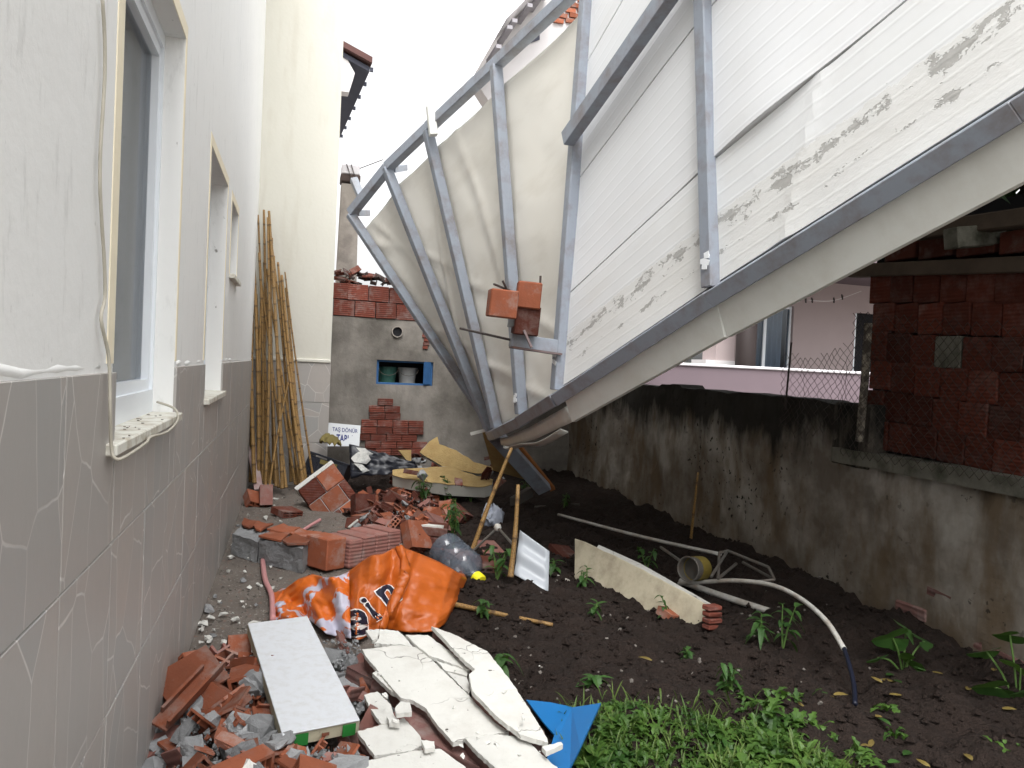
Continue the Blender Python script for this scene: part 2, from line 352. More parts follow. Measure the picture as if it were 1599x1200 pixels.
# ground
t = NT('garden_soil', .88, .25)
c = t.mix(t.noise(5, 5, ro=.7), (.010, .0062, .0048), (.042, .027, .021))
c = t.mix(t.math('MULTIPLY', t.ramp(t.noise(95, 3), [(.72, 0.), (.76, 1.)]), .5), c, (.16, .14, .12))
t.bump(t.math('MULTIPLY_ADD', t.noise(14, 4, ro=.7), 2.0, t.noise(60, 4, ro=.7)), 1.0, .035); M['soil'] = t.color(c)
t = NT('gritty_path', .8, .3)
c = t.mix(t.noise(4, 5, ro=.65), (.085, .071, .060), (.205, .178, .155))
c = t.mix(t.ramp(t.noise(60, 3), [(.62, 0.), (.68, 1.)]), c, (.36, .33, .30))
c = t.mix(t.math('MULTIPLY', t.ramp(t.noise(23, 4), [(.62, 0.), (.68, 1.)]), .6), c, (.25, .12, .085))
t.bump(t.noise(60, 4, ro=.7), .8, .012); M['path'] = t.color(c)
M['earth'] = basic('bare_earth', (.22, .20, .18), .95, .3, .5, .4, 8)
# bamboo
t = NT('dry_bamboo', .5, .35); u = t.sep(t.tc.outputs['UV'])
c = t.mix(t.noise(6, 5, t.coord((8, 1.2, 1), 'UV')), (.20, .105, .03), (.42, .265, .095))
c = t.mix(t.math('MULTIPLY', t.ramp(t.noise(5, 6, t.coord((2, 4, 1), 'UV'), .7), [(.46, 0.), (.62, 1.)]), .8), c, (.085, .045, .025))
fr_ = t.math('FRACT', u[1]); nd = t.ramp(fr_, [(.0, 1.), (.07, 0.), (.92, 0.), (1., 1.)])
c = t.mix(t.math('MULTIPLY', nd, .85), c, (.07, .04, .025)); t.bump(t.noise(30, 4, t.coord((14, 1, 1), 'UV')), .2, .003)
M['bamboo'] = t.color(t.vary(c, .25))
# cloth, plastics, leaves
t = NT('orange_banner_vinyl', .42, .45); c = t.mix(t.noise(4, 5), (.36, .072, .006), (.48, .108, .012))
t.bump(t.noise(14, 6, ro=.6), .25, .01); M['orange'] = t.color(c)
t = NT('banner_white_print', .4, .45)
c = t.mix(t.ramp(t.noise(5.5, 3, dist=.6), [(.47, 0.), (.49, 1.)]), (.46, .45, .54), (.56, .12, .012)); t.bump(t.noise(14, 5), .3, .01); M['banner_white'] = t.color(c)
M['navy'] = basic('navy_print', (.012, .014, .03), .45, .1, 5, 0); M['offwhite'] = basic('white_print', (.75, .72, .70), .45, .05, 5, 0)
M['black_plastic'] = basic('black_plastic', (.012, .014, .022), .32, .3, 7, .35, 12, .02, spec=.5)
M['yellow_cloth'] = basic('dirty_yellow_cloth', (.16, .13, .045), .9, .25, 8, .5, 20)
M['paper'] = basic('torn_paper', (.55, .55, .52), .8, .12, 8, .4, 25, dirt=(.12, .12, .13), dsc=11, damt=.8)
M['sign'] = basic('sign_white', (.58, .60, .62), .5, .06, 5, 0); M['sign_blue'] = basic('sign_blue', (.02, .03, .16), .5, .1, 5, 0)
M['yellow'] = basic('yellow_cap', (.75, .68, .02), .4, .05, 5, 0, spec=.5)
M['pipe'] = basic('white_pipe', (.48, .47, .44), .5, .1, 9, .1, dirt=(.25, .18, .12), dsc=10, damt=.6)
M['hose_pink'] = basic('pink_hose', (.52, .25, .25), .45, .1, 9, 0); M['hose_navy'] = basic('navy_hose', (.007, .009, .02), .5, .1, 9, 0)
M['galv'] = basic('dull_tube', (.11, .105, .095), .5, .3, 12, .2, metal=.3, dirt=(.10, .06, .04), dsc=12, damt=.6)
M['sheet_white'] = basic('grey_white_sheet', (.33, .355, .385), .4, .05, 4, .05, spec=.5)
t = NT('jug_plastic', .1, .8); t.b.inputs['Alpha'].default_value = .5; t.b.inputs['Base Color'].default_value = (.12, .145, .18, 1); M['jug'] = t.m
t = NT('thin_bag', .3, .5); t.b.inputs['Alpha'].default_value = .8; t.bump(t.noise(30, 5), .8, .02); M['bag'] = t.color((.36, .39, .46))
def leaf_mat(name, a, b, rv=.25):
    t = NT(name, .5, .35); c = t.vary(t.mix(t.ramp(t.noise(9, 4), [(.3, 0.), (.7, 1.)]), a, b), rv); t.color(c)
    tl = t.n('ShaderNodeBsdfTranslucent'); t.put(tl.inputs[0], t.mix(.5, c, (.10, .18, .02)))
    mx = t.n('ShaderNodeMixShader'); mx.inputs[0].default_value = .3; t.l(t.b.outputs[0], mx.inputs[1]); t.l(tl.outputs[0], mx.inputs[2])
    t.l(mx.outputs[0], t.t.nodes['Material Output'].inputs[0]); return t.m
M['leaf'] = leaf_mat('seedling_leaf', (.022, .065, .014), (.055, .125, .028)); M['weed'] = leaf_mat('salad_leaf', (.020, .066, .010), (.10, .19, .035))
M['leaf_dark'] = leaf_mat('dark_leaf', (.008, .02, .010), (.02, .045, .02)); M['leaf_yellow'] = leaf_mat('fallen_leaf', (.13, .09, .02), (.26, .20, .07))
M['stem'] = basic('green_stem', (.07, .13, .03), .7, .2, 9, 0); M['bark'] = basic('bark', (.06, .045, .035), .9, .3, 9, .6)

# ------------------------------------------------------------------ ground
g = MB(); g.add([(-300, -300, -.12), (300, -300, -.12), (300, 300, -.12), (-300, 300, -.12)], [(0, 1, 2, 3)]); struct('ground', g, M['earth'])
def path_z(x, y): return .02*fbm((x*1.3, y*1.3, 3))+.006*fbm((x*9, y*9, 1))
def soil_edge(y): return .62+.16*fbm((y*.9, 4.2, 0))+.06*fbm((y*4, 1.2, 0))-.12*max(0, min(1, (4-y)))
def soil_z(x, y):
    e = x-soil_edge(y); k = max(-1, min(1, e/.16))
    z = .045*k+.045*fbm((x*1.1, y*1.1, 8))+.02*math.sin(y*7+1.5*fbm((x, y, 0)))*max(0, k)
    return z+.055*fbm((x*6, y*6, 2), 5)*max(0, k)+.018*noise.cell(Vector((x*14, y*14, 3)))*max(0, k)*max(0, fbm((x*2.2, y*2.2, 6)))
def ground_z(x, y): return max(path_z(x, y), soil_z(x, y))
g = MB(); g.grid(lambda u, v: (lambda x, y: (x, y, path_z(x, y)))(-.47+u*1.75, .6+v*9.9), 60, 260); struct('path', g, M['path'], smooth=True)
g = MB(); g.grid(lambda u, v: (lambda x, y: (x, y, soil_z(x, y)))(.2+u*3.6, .5+(v**1.25)*10.0), 170, 330); struct('garden_soil', g, M['soil'], smooth=True)

# ------------------------------------------------------------------ house on the left
XL, TT = -.47, 1.44
house = thing('house', 'white rendered house with stone-print tiled plinth and three recessed windows', 'house', (XL, 4, 0))
WINS = [(2.27, 3.36, 1.25, 2.75), (4.40, 5.42, 1.25, 2.60), (5.78, 6.40, 2.06, 2.58)]
def wall_with_holes(axis, pos, u0_, u1, z0, z1, holes, depth):
    """quads of a wall on plane axis=pos, with reveals going 'depth' (signed) in; axis 'x' or 'y'"""
    mb = MB(); us = sorted({u0_, u1, *[h[0] for h in holes], *[h[1] for h in holes]}); zs = sorted({z0, z1, *[h[2] for h in holes], *[h[3] for h in holes]})
    P = (lambda u, d, z: (pos+d, u, z)) if axis == 'x' else (lambda u, d, z: (u, pos+d, z))
    for i in range(len(us)-1):
        for j in range(len(zs)-1):
            cu, cz = (us[i]+us[i+1])/2, (zs[j]+zs[j+1])/2
            if any(h[0] < cu < h[1] and h[2] < cz < h[3] for h in holes): continue
            mb.add([P(us[i], 0, zs[j]), P(us[i+1], 0, zs[j]), P(us[i+1], 0, zs[j+1]), P(us[i], 0, zs[j+1])], [(0, 1, 2, 3)])
    for a, b, c_, d_ in holes:
        q = [(a, c_), (b, c_), (b, d_), (a, d_)]
        for k in range(4):
            (p0, p1), (p2, p3) = q[k], q[(k+1) % 4]
            mb.add([P(p0, 0, p1), P(p2, 0, p3), P(p2, depth, p3), P(p0, depth, p1)], [(0, 1, 2, 3)])
    return mb
part('wall', wall_with_holes('x', XL, -2.5, 9.3, -.1, 7.5, WINS, -.16), M['render'], house)
b = MB(); b.span((XL-.35, -2.5, -.1), (XL-.6, 9.3, 7.5)); part('back_wall', b, M['dark'], house)
b = MB(); b.span((XL-.62, -2.5, 7.5), (XL+.12, 9.25, 7.65)); part('eave', b, M['render'], house)
# wing that juts out at the end of the wall
b = MB(); b.span((XL-.6, 9.3, -.1), (.40, 10.15, 7.6)); part('wing_wall', b, M['cream'], house)
b = MB(); b.box((-.035, 9.292, 1.462), (.87, .05, .045)); part('render_lip', b, M['cream'], house, .01)
for (a, bb, z0, z1), dep, big in zip(WINS, (.075, .10, .13), (1, 1, 0)):
    xr = XL-dep; w = .055 if big else .035
    f = MB(); f.span((xr-.05, a, z0), (xr, a+w*1.3, z1)); wr = w*.4; f.span((xr-.05, bb-wr, z0), (xr, bb, z1)); f.span((xr-.05, a+w*1.3, z1-w), (xr, bb-wr, z1)); f.span((xr-.05, a+w*1.3, z0), (xr, bb-wr, z0+w*1.7))
    win = part('window', f, M['pvc'], house, .004)
    if big:   # inner sash
        i = w*.75; s_ = MB(); a2, b2, c2, d2 = a+w*1.3, bb-wr, z0+w*1.7, z1-w
        s_.span((xr-.06, a2, c2), (xr-.012, a2+i, d2)); ir = i*.5; s_.span((xr-.06, b2-ir, c2), (xr-.012, b2, d2)); s_.span((xr-.06, a2+i, d2-i), (xr-.012, b2-ir, d2)); s_.span((xr-.06, a2+i, c2), (xr-.012, b2-ir, c2+i))
        part('sash', s_, M['pvc'], win, .003)
    p = MB(); p.span((xr-.045, a+w, z0+w), (xr-.04, bb-.012, z1-w)); part('pane', p, M['glass'], win)
    c_ = MB(); c_.grid(lambda u, v: (xr-.14+.045*math.sin(u*30+2*math.sin(u*7))+.012*math.sin(u*91), a+u*(bb-a), z0+v*(z1-z0)), 90, 2, flip=True); part('curtain', c_, M['curtain'], win, smooth=True)
    sl = MB(); sl.span((xr-.03, (a-.10 if a < 3 else a-.03) if big else a-.02, z0-.028), (XL+.038, bb-.005 if big else bb+.02, z0+.004)); part('sill', sl, M['marble'], house, .004)
    t_ = MB(); k = .003
    t_.span((XL-.02, a-(.075 if a < 3 else .05), TT+.02 if big else z0), (XL+k, a-.002, z1+.06)); t_.span((XL-.02, bb+.002, TT+.02 if big else z0), (XL+k, bb+.035, z1+.06)); t_.span((XL-.02, a-.002, z1+.002), (XL+k, bb+.002, z1+.06))
    part('window_trim', t_, M['trim'], house)
b = MB()
for k in range(26):
    b.box((XL+rnd.uniform(-.06, .03), rnd.uniform(2.25, 3.25), 1.2575), (rnd.uniform(.002, .006), rnd.uniform(.003, .010), .002), Euler((0, 0, rnd.uniform(0, 3))).to_matrix())
lit = struct('litter', b, M['timber'], 'stuff')
# plaster lip above the tiles (old hand-thrown edge)
b = MB()
for y0, y1 in ((-.5, 2.13), (3.40, 4.33), (5.46, 9.28)):
    n = max(2, int((y1-y0)/.07))
    pts = [Vector((XL-.0105, y0+(y1-y0)*i/n, TT+.012+.010*fbm((i*.37, y0, 0)))) for i in range(n+1)]
    b.tube(pts, [.0125+.007*fbm((i*.5, y0, 5)) for i in range(n+1)], 7)
part('render_lip', b, M['render'], house, smooth=True)
rows = [(.0, .50), (.50, .975), (.975, TT)]; gap = .0035
b = MB(); b.span((XL-.01, -.5, -.1), (XL+.006, 9.3, 1.22)); part('tile_bed', b, M['grout'], house)
b = MB(); b.span((XL+.012, 9.294, -.1), (.404, 9.32, TT)); part('tile_bed', b, M['grout'], house)
for r_, (z0, z1) in enumerate(rows):
    y = -.12+(.24 if r_ == 1 else 0)*0
    while y < 9.29:
        y1 = min(y+.48, 9.287); segs = [(y, y1, z0, z1)]
        if r_ == 2:
            for (a, bb, wz, _) in WINS[:2]:
                nx = []
                for s0, s1, c0, c1 in segs:
                    if s1 <= a or s0 >= bb or c1 <= 1.21: nx.append((s0, s1, c0, c1)); continue
                    if s0 < a: nx.append((s0, a, c0, c1))
                    if s1 > bb: nx.append((bb, s1, c0, c1))
                    nx.append((max(s0, a), min(s1, bb), c0, 1.216))
                segs = nx
        for s0, s1, c0, c1 in segs:
            if s1-s0 < .03: continue
            q = MB(); q.span((XL-.004, s0+gap, c0+gap), (XL+.010+rnd.uniform(0, .002), s1-gap, c1-gap)); part('tile', q, M['tile'], house, .0015)
        y += .48
    for x0, x1 in ((XL+.015, -.02), (-.02, .407)):
        q = MB(); q.span((x0+gap, 9.283, z0+gap), (x1-gap, 9.30, z1-gap)); part('tile', q, M['tile'], house, .0015)
# cable clipped along the wall and round the sill
pts = [onx(160+4*math.sin(i), i*58, XL+.012) for i in range(0, 9)]
pts += [onx(158, 500, XL+.014), onx(170, 560, XL+.022), onx(172, 640, XL+.03), onx(174, 700, XL+.03), onx(180, 716, XL+.04), onx(195, 714, XL+.055), onx(228, 692, XL+.05), onx(235, 683, XL+.05), onx(262, 674, XL+.05), onx(278, 655, XL+.048), onx(272, 638, XL+.02), onx(245, 628, XL-.05)]
solo('cable', MB().tube(smoothpts(pts, 5), .0045, 6), M['cable'], 'beige cable running down the white wall and looping under the window sill', 'cable', smooth=True)

# ------------------------------------------------------------------ garden wall on the right
XR = 3.75
gw = thing('garden_wall', 'stained grey garden wall with black mossy top along the soil bed', 'wall', (XR+.1, 5, 0))
def rough_wall(y0, y1, z0, z1f, x=XR, amp=.014, th=.22):
    mb = MB(); nu, nv = int((y1-y0)/.06), 26
    fx = lambda y, z: x+amp*fbm((y*1.6, z*1.6, 4))+amp*.4*fbm((y*7, z*7, 9))
    mb.grid(lambda u, v: (fx(y0+u*(y1-y0), z0+v*(z1f(y0+u*(y1-y0))-z0)), y0+u*(y1-y0), z0+v*(z1f(y0+u*(y1-y0))-z0)), nu, nv, flip=True)
    mb.grid(lambda u, v: (fx(y0+u*(y1-y0), z1f(y0+u*(y1-y0)))+v*th, y0+u*(y1-y0), z1f(y0+u*(y1-y0))), nu, 2, flip=True)
    mb.span((x+th-.05, y0, z0), (x+th, y1, min(z1f(y0), z1f(y1))-.05)); return mb
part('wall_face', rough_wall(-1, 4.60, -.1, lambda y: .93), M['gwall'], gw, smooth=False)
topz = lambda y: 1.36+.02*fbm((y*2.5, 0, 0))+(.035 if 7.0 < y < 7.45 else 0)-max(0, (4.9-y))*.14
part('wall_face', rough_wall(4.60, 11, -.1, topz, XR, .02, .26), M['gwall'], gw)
part('wall_end', MB().span((XR-.012, 4.30, .9), (XR+.235, 4.70, 1.352)), M['algae'], gw, .02)
b = MB(); n = 60
b.grid(lambda u, v: (XR-.035+.012*fbm((u*20, 1, 1)) if v < .67 else XR+.22, -1+u*5.66, (.93, 1.005, 1.03, 1.03)[round(v*3)]+.008*fbm((u*25, v, 2))), n, 3, flip=True)
part('ledge', b, M['ledge'], gw)
for k, (px, py, w, h) in enumerate([(1420, 955, .26, .09), (1500, 995, .3, .08), (1465, 930, .2, .07), (1575, 1035, .2, .09)]):   # bricks showing where the render fell off
    p = onx(px, py, XR-.01); q = MB(); q.box((XR+.017, p.y, p.z), (.05, w, h), Euler((rnd.uniform(-.1, .1), 0, 0)).to_matrix()); part('brick', q, M['clay_core'], gw, .012)

# brick hut standing on the wall
hut = thing('brick_hut', 'dark red hollow-block hut with old timber roof behind the wire mesh', 'hut', (4.3, 3.0, 1.03))
BW, BH = .203, .202
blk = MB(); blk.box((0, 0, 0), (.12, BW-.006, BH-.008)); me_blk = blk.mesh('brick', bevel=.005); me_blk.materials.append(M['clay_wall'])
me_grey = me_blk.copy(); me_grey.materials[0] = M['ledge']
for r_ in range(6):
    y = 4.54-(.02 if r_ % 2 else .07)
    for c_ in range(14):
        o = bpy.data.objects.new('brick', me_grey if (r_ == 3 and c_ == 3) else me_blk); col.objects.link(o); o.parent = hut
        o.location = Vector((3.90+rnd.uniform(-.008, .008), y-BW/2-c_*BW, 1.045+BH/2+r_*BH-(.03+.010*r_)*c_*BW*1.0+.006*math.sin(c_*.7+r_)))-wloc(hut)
        o.rotation_euler = (rnd.uniform(-.02, .02), rnd.uniform(-.02, .02), rnd.uniform(-.03, .03))
b = MB(); b.span((3.92, 1.45, .9), (3.99, 4.52, 2.06)); b.span((3.935, 3.2, 2.06), (3.985, 4.46, 2.25)); b.span((3.99, 4.35, .9), (6.2, 4.46, 2.25)); part('mortar_core', b, M['dark'], hut)
b = MB(); b.bar((3.86, 4.75, 2.305), (3.86, 1.3, 2.02), .12, .09, Vector((1, 0, 0))); b2_ = MB(); b2_.span((3.965, 1.3, 2.0), (4.0, 4.6, 2.62)); part('mortar_core', b2_, M['dark'], hut); part('wall_plate', b, M['timber'], hut, .006)
for k in range(10):
    q = MB(); q.box((3.93, 4.3-k*.30, 2.40-k*.022), (.1, .27, .13)); part('brick', q, M['clay_dark'], hut, .006)
b = MB(); b.bar((3.80, 4.9, 2.52), (3.80, 1.2, 2.33), .10, .10, Vector((1, 0, 0))); part('eave_beam', b, M['timber'], hut, .008)
for y in (3.62, 2.75, 1.9):
    b = MB(); b.bar((3.62, y, 2.39-.06*(4.2-y)), (6.3, y, 2.75), .11, .12, Vector((0, 1, 0))); part('rafter', b, M['ledge'], hut, .006)
b = MB(); b.prism([(4.1, 5.0, 2.60), (6.4, 5.0, 2.85), (6.4, 1.1, 2.80), (4.1, 1.1, 2.45)], (0, 0, .05)); part('roof', b, M['timber'], hut)

# chain-link mesh in front of the hut
fence = thing('chain_link_fence', 'torn rusty chain-link mesh with a peeling post above the garden wall', 'fence', (XR-.06, 4.4, 1.0))
b = MB(); b.tube([onx(1342, 690, XR-.06), onx(1350, 600, XR-.06), onx(1356, 505, XR-.06)], .026, 8); part('post', b, M['post'], fence)
b = MB(); d = .034
def mesh_top(y): return (1.98-.1*max(0, 4.35-y)) if y < 4.42 else 1.80-.11*abs(math.sin((y-4.42)*3.2))
def mesh_bot(y): return 1.0 if y < 4.5 else 1.16+.08*math.sin(y*6)
y = 2.0; k = 0
while y < 5.2:
    j0 = int(mesh_bot(y)/d); z = j0*d; pts = []; j = j0
    while z < mesh_top(y):
        yy = y+(d if ((j+k) % 2) else 0); pts.append((XR-.075+.03*fbm((yy*1.5, z*1.5, 7))+.02*fbm((yy*6, z*6, 1))*(yy > 4.5), yy+.012*fbm((yy*3, z*5, 2))+.06*(yy > 4.5)*fbm((yy*2, z*3, 5)), z)); z += d; j += 1
    if len(pts) > 1: b.tube(pts, .0021, 3, False)
    y += d; k += 1
part('mesh', b, M['wire'], fence)
b = MB(); b.tube([onx(1236, 535, XR-.06), onx(1226, 640, XR-.06)], .008, 6); part('stake', b, M['wire'], fence)

# ------------------------------------------------------------------ shed at the end of the alley
YS = 10.2
shed = thing('shed', 'old plastered brick shed with broken top and small blue window', 'shed', (1.5, YS+.8, 0))
part('wall', wall_with_holes('y', YS, .40, 4.2, -.1, 2.05, [(1.03, 1.78, 1.19, 1.51)], .2), M['shed'], shed)
b = MB(); b.span((.40, YS+.42, -.1), (4.2, YS+.5, 2.05)); b.span((.4, YS+.06, 1.95), (4.2, YS+.42, 2.05)); part('back_wall', b, M['dark'], shed)
b = MB(); b.span((.43, YS+.04, 2.05), (3.2, YS+.16, 2.40)); part('mortar_core', b, M['mortar'], shed)
me_b2 = MB().box((0, 0, 0), (.262, .12, .205)).mesh('brick', bevel=.006); me_b2.materials.append(M['clay_shed'])
for r_ in range(2):
    for c_ in range(9):
        if r_ == 1 and c_ > 7: continue
        o = bpy.data.objects.new('brick', me_b2); col.objects.link(o); o.parent = shed
        o.location = Vector((.58+c_*.27-(.10 if r_ else 0)+(.05 if (r_ and c_ == 0) else 0), YS+.05+rnd.uniform(-.01, .01), 2.16+r_*.215-.004*c_))-wloc(shed); o.rotation_euler = (0, rnd.uniform(-.02, .02), rnd.uniform(-.02, .02))
me_b3 = MB().box((0, 0, 0), (.20, .05, .088)).mesh('brick', bevel=.005); me_b3.materials.append(M['clay_shed'])
for r_ in range(8):
    zc = .30+r_*.094; x0, x1 = [(.85, 1.75), (.86, 1.66), (.78, 1.60), (.80, 1.56), (.86, 1.48), (.90, 1.32), (.95, 1.22), (1.0, 1.20)][r_]; x = x0+(.06 if r_ % 2 else 0)
    while x < x1:
        o = bpy.data.objects.new('brick', me_b3); col.objects.link(o); o.parent = shed
        o.location = Vector((x+.1, YS-.012+rnd.uniform(-.006, .006), zc))-wloc(shed); x += .206
for r_ in range(7):
    q = MB(); w = .14-.012*r_; q.box((1.70-.012*r_+.03*(r_ > 3), YS-.002, 2.0-r_*.05), (w, .03, .042)); part('brick', q, M['clay_shed'], shed, .004)
win = part('window', MB().span((1.03, YS+.03, 1.19), (1.06, YS+.09, 1.51)).span((1.75, YS+.03, 1.19), (1.78, YS+.09, 1.51)).span((1.06, YS+.03, 1.485), (1.75, YS+.09, 1.51)).span((1.06, YS+.03, 1.19), (1.75, YS+.09, 1.215)), M['blue'], shed, .003)
part('shutter', MB().box((1.70, YS+.0, 1.36), (.10, .03, .30), Euler((0, 0, .5)).to_matrix()), M['blue'], win)
for (x, m_, lab) in ((1.20, 'bucket_green', 'dark green paint bucket in the left half of the shed window'), (1.47, 'bucket_grey', 'grey bucket beside the green one in the shed window')):
    b = MB(); b.tube([(x, YS+.24, 1.192), (x, YS+.24, 1.40), (x, YS+.24, 1.402), (x, YS+.24, 1.42)], [.105, .125, .135, .135], 20)
    o = solo('paint_bucket', b, M[m_], lab, 'bucket', 'buckets in the shed window', smooth=False)
    part('handle', MB().tube([(x+.13*math.cos(a), YS+.24-.135, 1.40-.09*math.sin(a)) for a in [math.pi*i/10 for i in range(11)]], .004, 5), M['galv'], o)
b = MB(); 
for k in range(24):
    a0, a1 = 2*math.pi*k/24, 2*math.pi*(k+1)/24
    for r0_, r1_, y0, y1 in ((.062, .075, YS-.03, YS-.03), (.075, .075, YS-.03, YS+.02), (.062, .062, YS+.1, YS-.03)):
        b.add([(1.28+r0_*math.cos(a0), y0, 1.89+r0_*math.sin(a0)), (1.28+r0_*math.cos(a1), y0, 1.89+r0_*math.sin(a1)), (1.28+r1_*math.cos(a1), y1, 1.89+r1_*math.sin(a1)), (1.28+r1_*math.cos(a0), y1, 1.89+r1_*math.sin(a0))], [(0, 1, 2, 3)])
vp = part('vent_pipe', b, M['concrete'], shed)
part('vent_hole', MB().tube([(1.28, YS-.004, 1.89), (1.28, YS+.03, 1.89)], .0615, 24), M['dark'], vp)
b = MB(); b.box((0, 0, .65), (.27, .27, 1.36)); 
for i in (1, 3, 5, 7): b.v[i] = b.v[i]*1; b.v[i].x *= .85; b.v[i].y *= .85
for v in b.v: v += Vector((.62, YS+.5, 2.52))
ch = part('chimney', b, M['concrete'], shed, .01)
part('chimney_cap', MB().span((.49, YS+.36, 3.87), (.75, YS+.64, 3.97)), M['roof_tile'], ch, .01); part('chimney_top', MB().span((.50, YS+.37, 3.975), (.74, YS+.63, 4.10)), M['soffit'], ch, .01)
part('aerial_rod', MB().tube([(.70, YS+.4, 4.05), (1.02, YS+.2, 4.17)], .006, 5).tube([(.56, YS+.36, 4.1), (.75, YS+.3, 3.55)], .006, 5).tube([(.62, YS+.36, 4.1), (.80, YS+.3, 3.55)], .006, 5), M['rebar'], ch)

# ------------------------------------------------------------------ houses further off
nb = thing('neighbour_house', 'pale house with dark overhanging eave behind the cream wing', 'house', (-1.5, 15, 0))
e0 = ony(577, 112, 12.2); e1 = ony(528, 222, 17.5); dr = (e1-e0)
b = MB(); b.prism([e0, e1, e1+Vector((-.75, 0, .30)), e0+Vector((-.75, 0, .30))], (0, 0, .07)); part('eave', b, M['far_dark'], nb)
b = MB(); b.prism([e0+Vector((.03, -.1, .10)), e1+Vector((.03, 0, .10)), e1+Vector((-3, 0, 1.3)), e0+Vector((-3, -.1, 1.3))], (0, 0, .09)); part('roof', b, M['far_tile'], nb)
b = MB(); b.prism([(e0.x-.62, e0.y+.25, -.1), (e1.x-.70, e1.y, -.1), (-5, e1.y, -.1), (-5, e0.y+.25, -.1)], (0, 0, e1.z+.1)); part('wall', b, M['far_wall'], nb)
b = MB(); b.prism([e0+Vector((-.30, .02, -.35)), e0+Vector((-.22, .02, -.05)), e0+Vector((-.35, .02, .16)), e0+Vector((-1.6, .02, .60)), e0+Vector((-1.6, .02, -.4))], (0, .22, 0)); part('gable_board', b, M['far_wall'], nb)
for k in range(7):
    p = e0+dr*(k/6.6); part('gutter_bracket', MB().box(p+Vector((.03, 0, .03)), (.05, .04, .06)), M['far_dark'], nb)

ub = thing('unfinished_building', 'unfinished pale building with gabled eave and bare brick patch behind the collapsed wall', 'building', ony(800, 300, 19.0)*1.0)
ub.location.z = 0
Yw = 19.0
W2 = lambda x, y, Y=Yw: ony(x, y, Y)
b = MB(); b.prism([W2(748, 135), W2(801, 42), W2(838, 0), W2(930, -90), W2(1100, -40), W2(1100, 500), W2(800, 500), W2(790, 200)], (0, .6, 0)); part('wall', b, M['far_wall'], ub)
o1, o2, o3 = W2(738, 121, 17.9), W2(791, 29, 17.9), W2(870, -50, 17.9)
b = MB(); bk = Vector((0, 5, 0)); b.prism([o1, o2, o2+bk, o1+bk], (-.02, 0, .12)); b.prism([o2, o3, o3+bk, o2+bk], (-.02, 0, .12)); part('roof', b, basic('bright_soffit', (.86, .85, .87), .9, .04, 3, 0), ub)
for a, c_, ks in ((o1, o2, (.02, .28, .6, .93)), (o2, o3, (.05, .35, .6, .85))):
    for k in ks:
        p = a+(c_-a)*k+Vector((.16, 0, -.06)); part('purlin', MB().box(p+Vector((0, .55, 0)), (.13, 1.0, .09)), basic('grey_purlin', (.30, .29, .31), .9, .1, 4, 0), ub)
q = W2(822, 70); q2 = W2(845, 36); part('window', MB().prism([W2(822, 70, Yw-.03), W2(843, 62, Yw-.03), W2(842, 36, Yw-.03), W2(823, 54, Yw-.03)], (0, .02, 0)), M['far_dark'], ub)
for r_ in range(5):
    for c_ in range(3):
        part('brick', MB().box(W2(872+c_*19+(6 if r_ % 2 else 0), 33-r_*8, Yw-.04), (.27, .06, .105)), M['clay'], ub)

pk = thing('pink_house', 'pink house with lilac parapet and white-framed window beyond the garden wall', 'house', (6.5, 11, 0))
YP, YF = 9.6, 11.4
pa, pb = ony(1010, 577, YP), ony(1400, 577, YP)
b = MB(); b.span((pa.x-.6, YP, -.1), (pb.x+3, YP+.15, 1.62)); part('parapet', b, M['lilac'], pk)
b = MB(); b.span((pa.x-.6, YP-.03, 1.62), (pb.x+3, YP+.18, 1.66)); part('coping', b, M['soffit'], pk, .01)
w0, w1 = ony(1196, 480, YF), ony(1240, 480, YF)
d0 = ony(1338, 455, YF)
part('wall', wall_with_holes('y', YF, ony(1150, 500, YF).x, d0.x+4, -.1, 4.2, [(w0.x-.35, w1.x, 1.0, 2.75), (d0.x, d0.x+.9, .2, 2.72)], .2), M['pink'], pk)
part('back_wall', MB().span((w0.x-.4, YF+.5, -.1), (d0.x+4, YF+.55, 4.2)), M['dark'], pk)
f = MB()
for x in (w0.x-.35, w0.x+.02, w1.x-.03): f.span((x, YF+.06, 1.0), (x+.055, YF+.12, 2.75))
f.span((w0.x-.35, YF+.065, 2.70), (w1.x, YF+.115, 2.75)); wi = part('window', f, M['pvc'], pk)
part('pane', MB().span((w0.x-.33, YF+.085, 1.0), (w1.x-.02, YF+.09, 2.74)), M['glass'], wi)
part('curtain', MB().grid(lambda u, v: (w0.x-.3+u*.75, YF+.17+.02*math.sin(u*50), 1+v*1.7), 60, 2, flip=True), M['far_wall'], wi)
part('door_frame', MB().span((d0.x+.001, YF+.03, .2), (d0.x+.05, YF+.10, 2.715)), M['pvc'], pk); part('door', MB().span((d0.x+.05, YF+.08, .2), (d0.x+.9, YF+.11, 2.715)), M['dark'], pk)
cp = ony(1164, 560, YP+.55); part('column', MB().tube([(cp.x, cp.y, 0), (cp.x, cp.y, 3.6)], .15, 20), M['brown'], pk, smooth=True)
p0, p1 = ony(1117, 570, YP+.9), ony(1146, 570, YP+.9); part('pier', MB().span((p0.x, YP+.9, 0), (p1.x, YP+1.3, 3.2)), M['pink'], pk); part('pier_base', MB().span((p0.x-.18, YP+.88, 0), (p1.x+.02, YP+1.32, 1.74)), M['far_wall'], pk)
part('balcony_slab', MB().span((p0.x-.1, YP-.1, 3.2), (pb.x+3, YF, 3.4)), M['lilac'], pk)
cl = [ony(1262, 469, YP+1.0), ony(1300, 470, YP+1.0), ony(1345, 455, YP+1.0)]
ln = solo('clothesline', MB().tube(smoothpts(cl, 6), .004, 5), M['far_wall'], 'thin clothesline strung in front of the pink wall', 'clothesline')
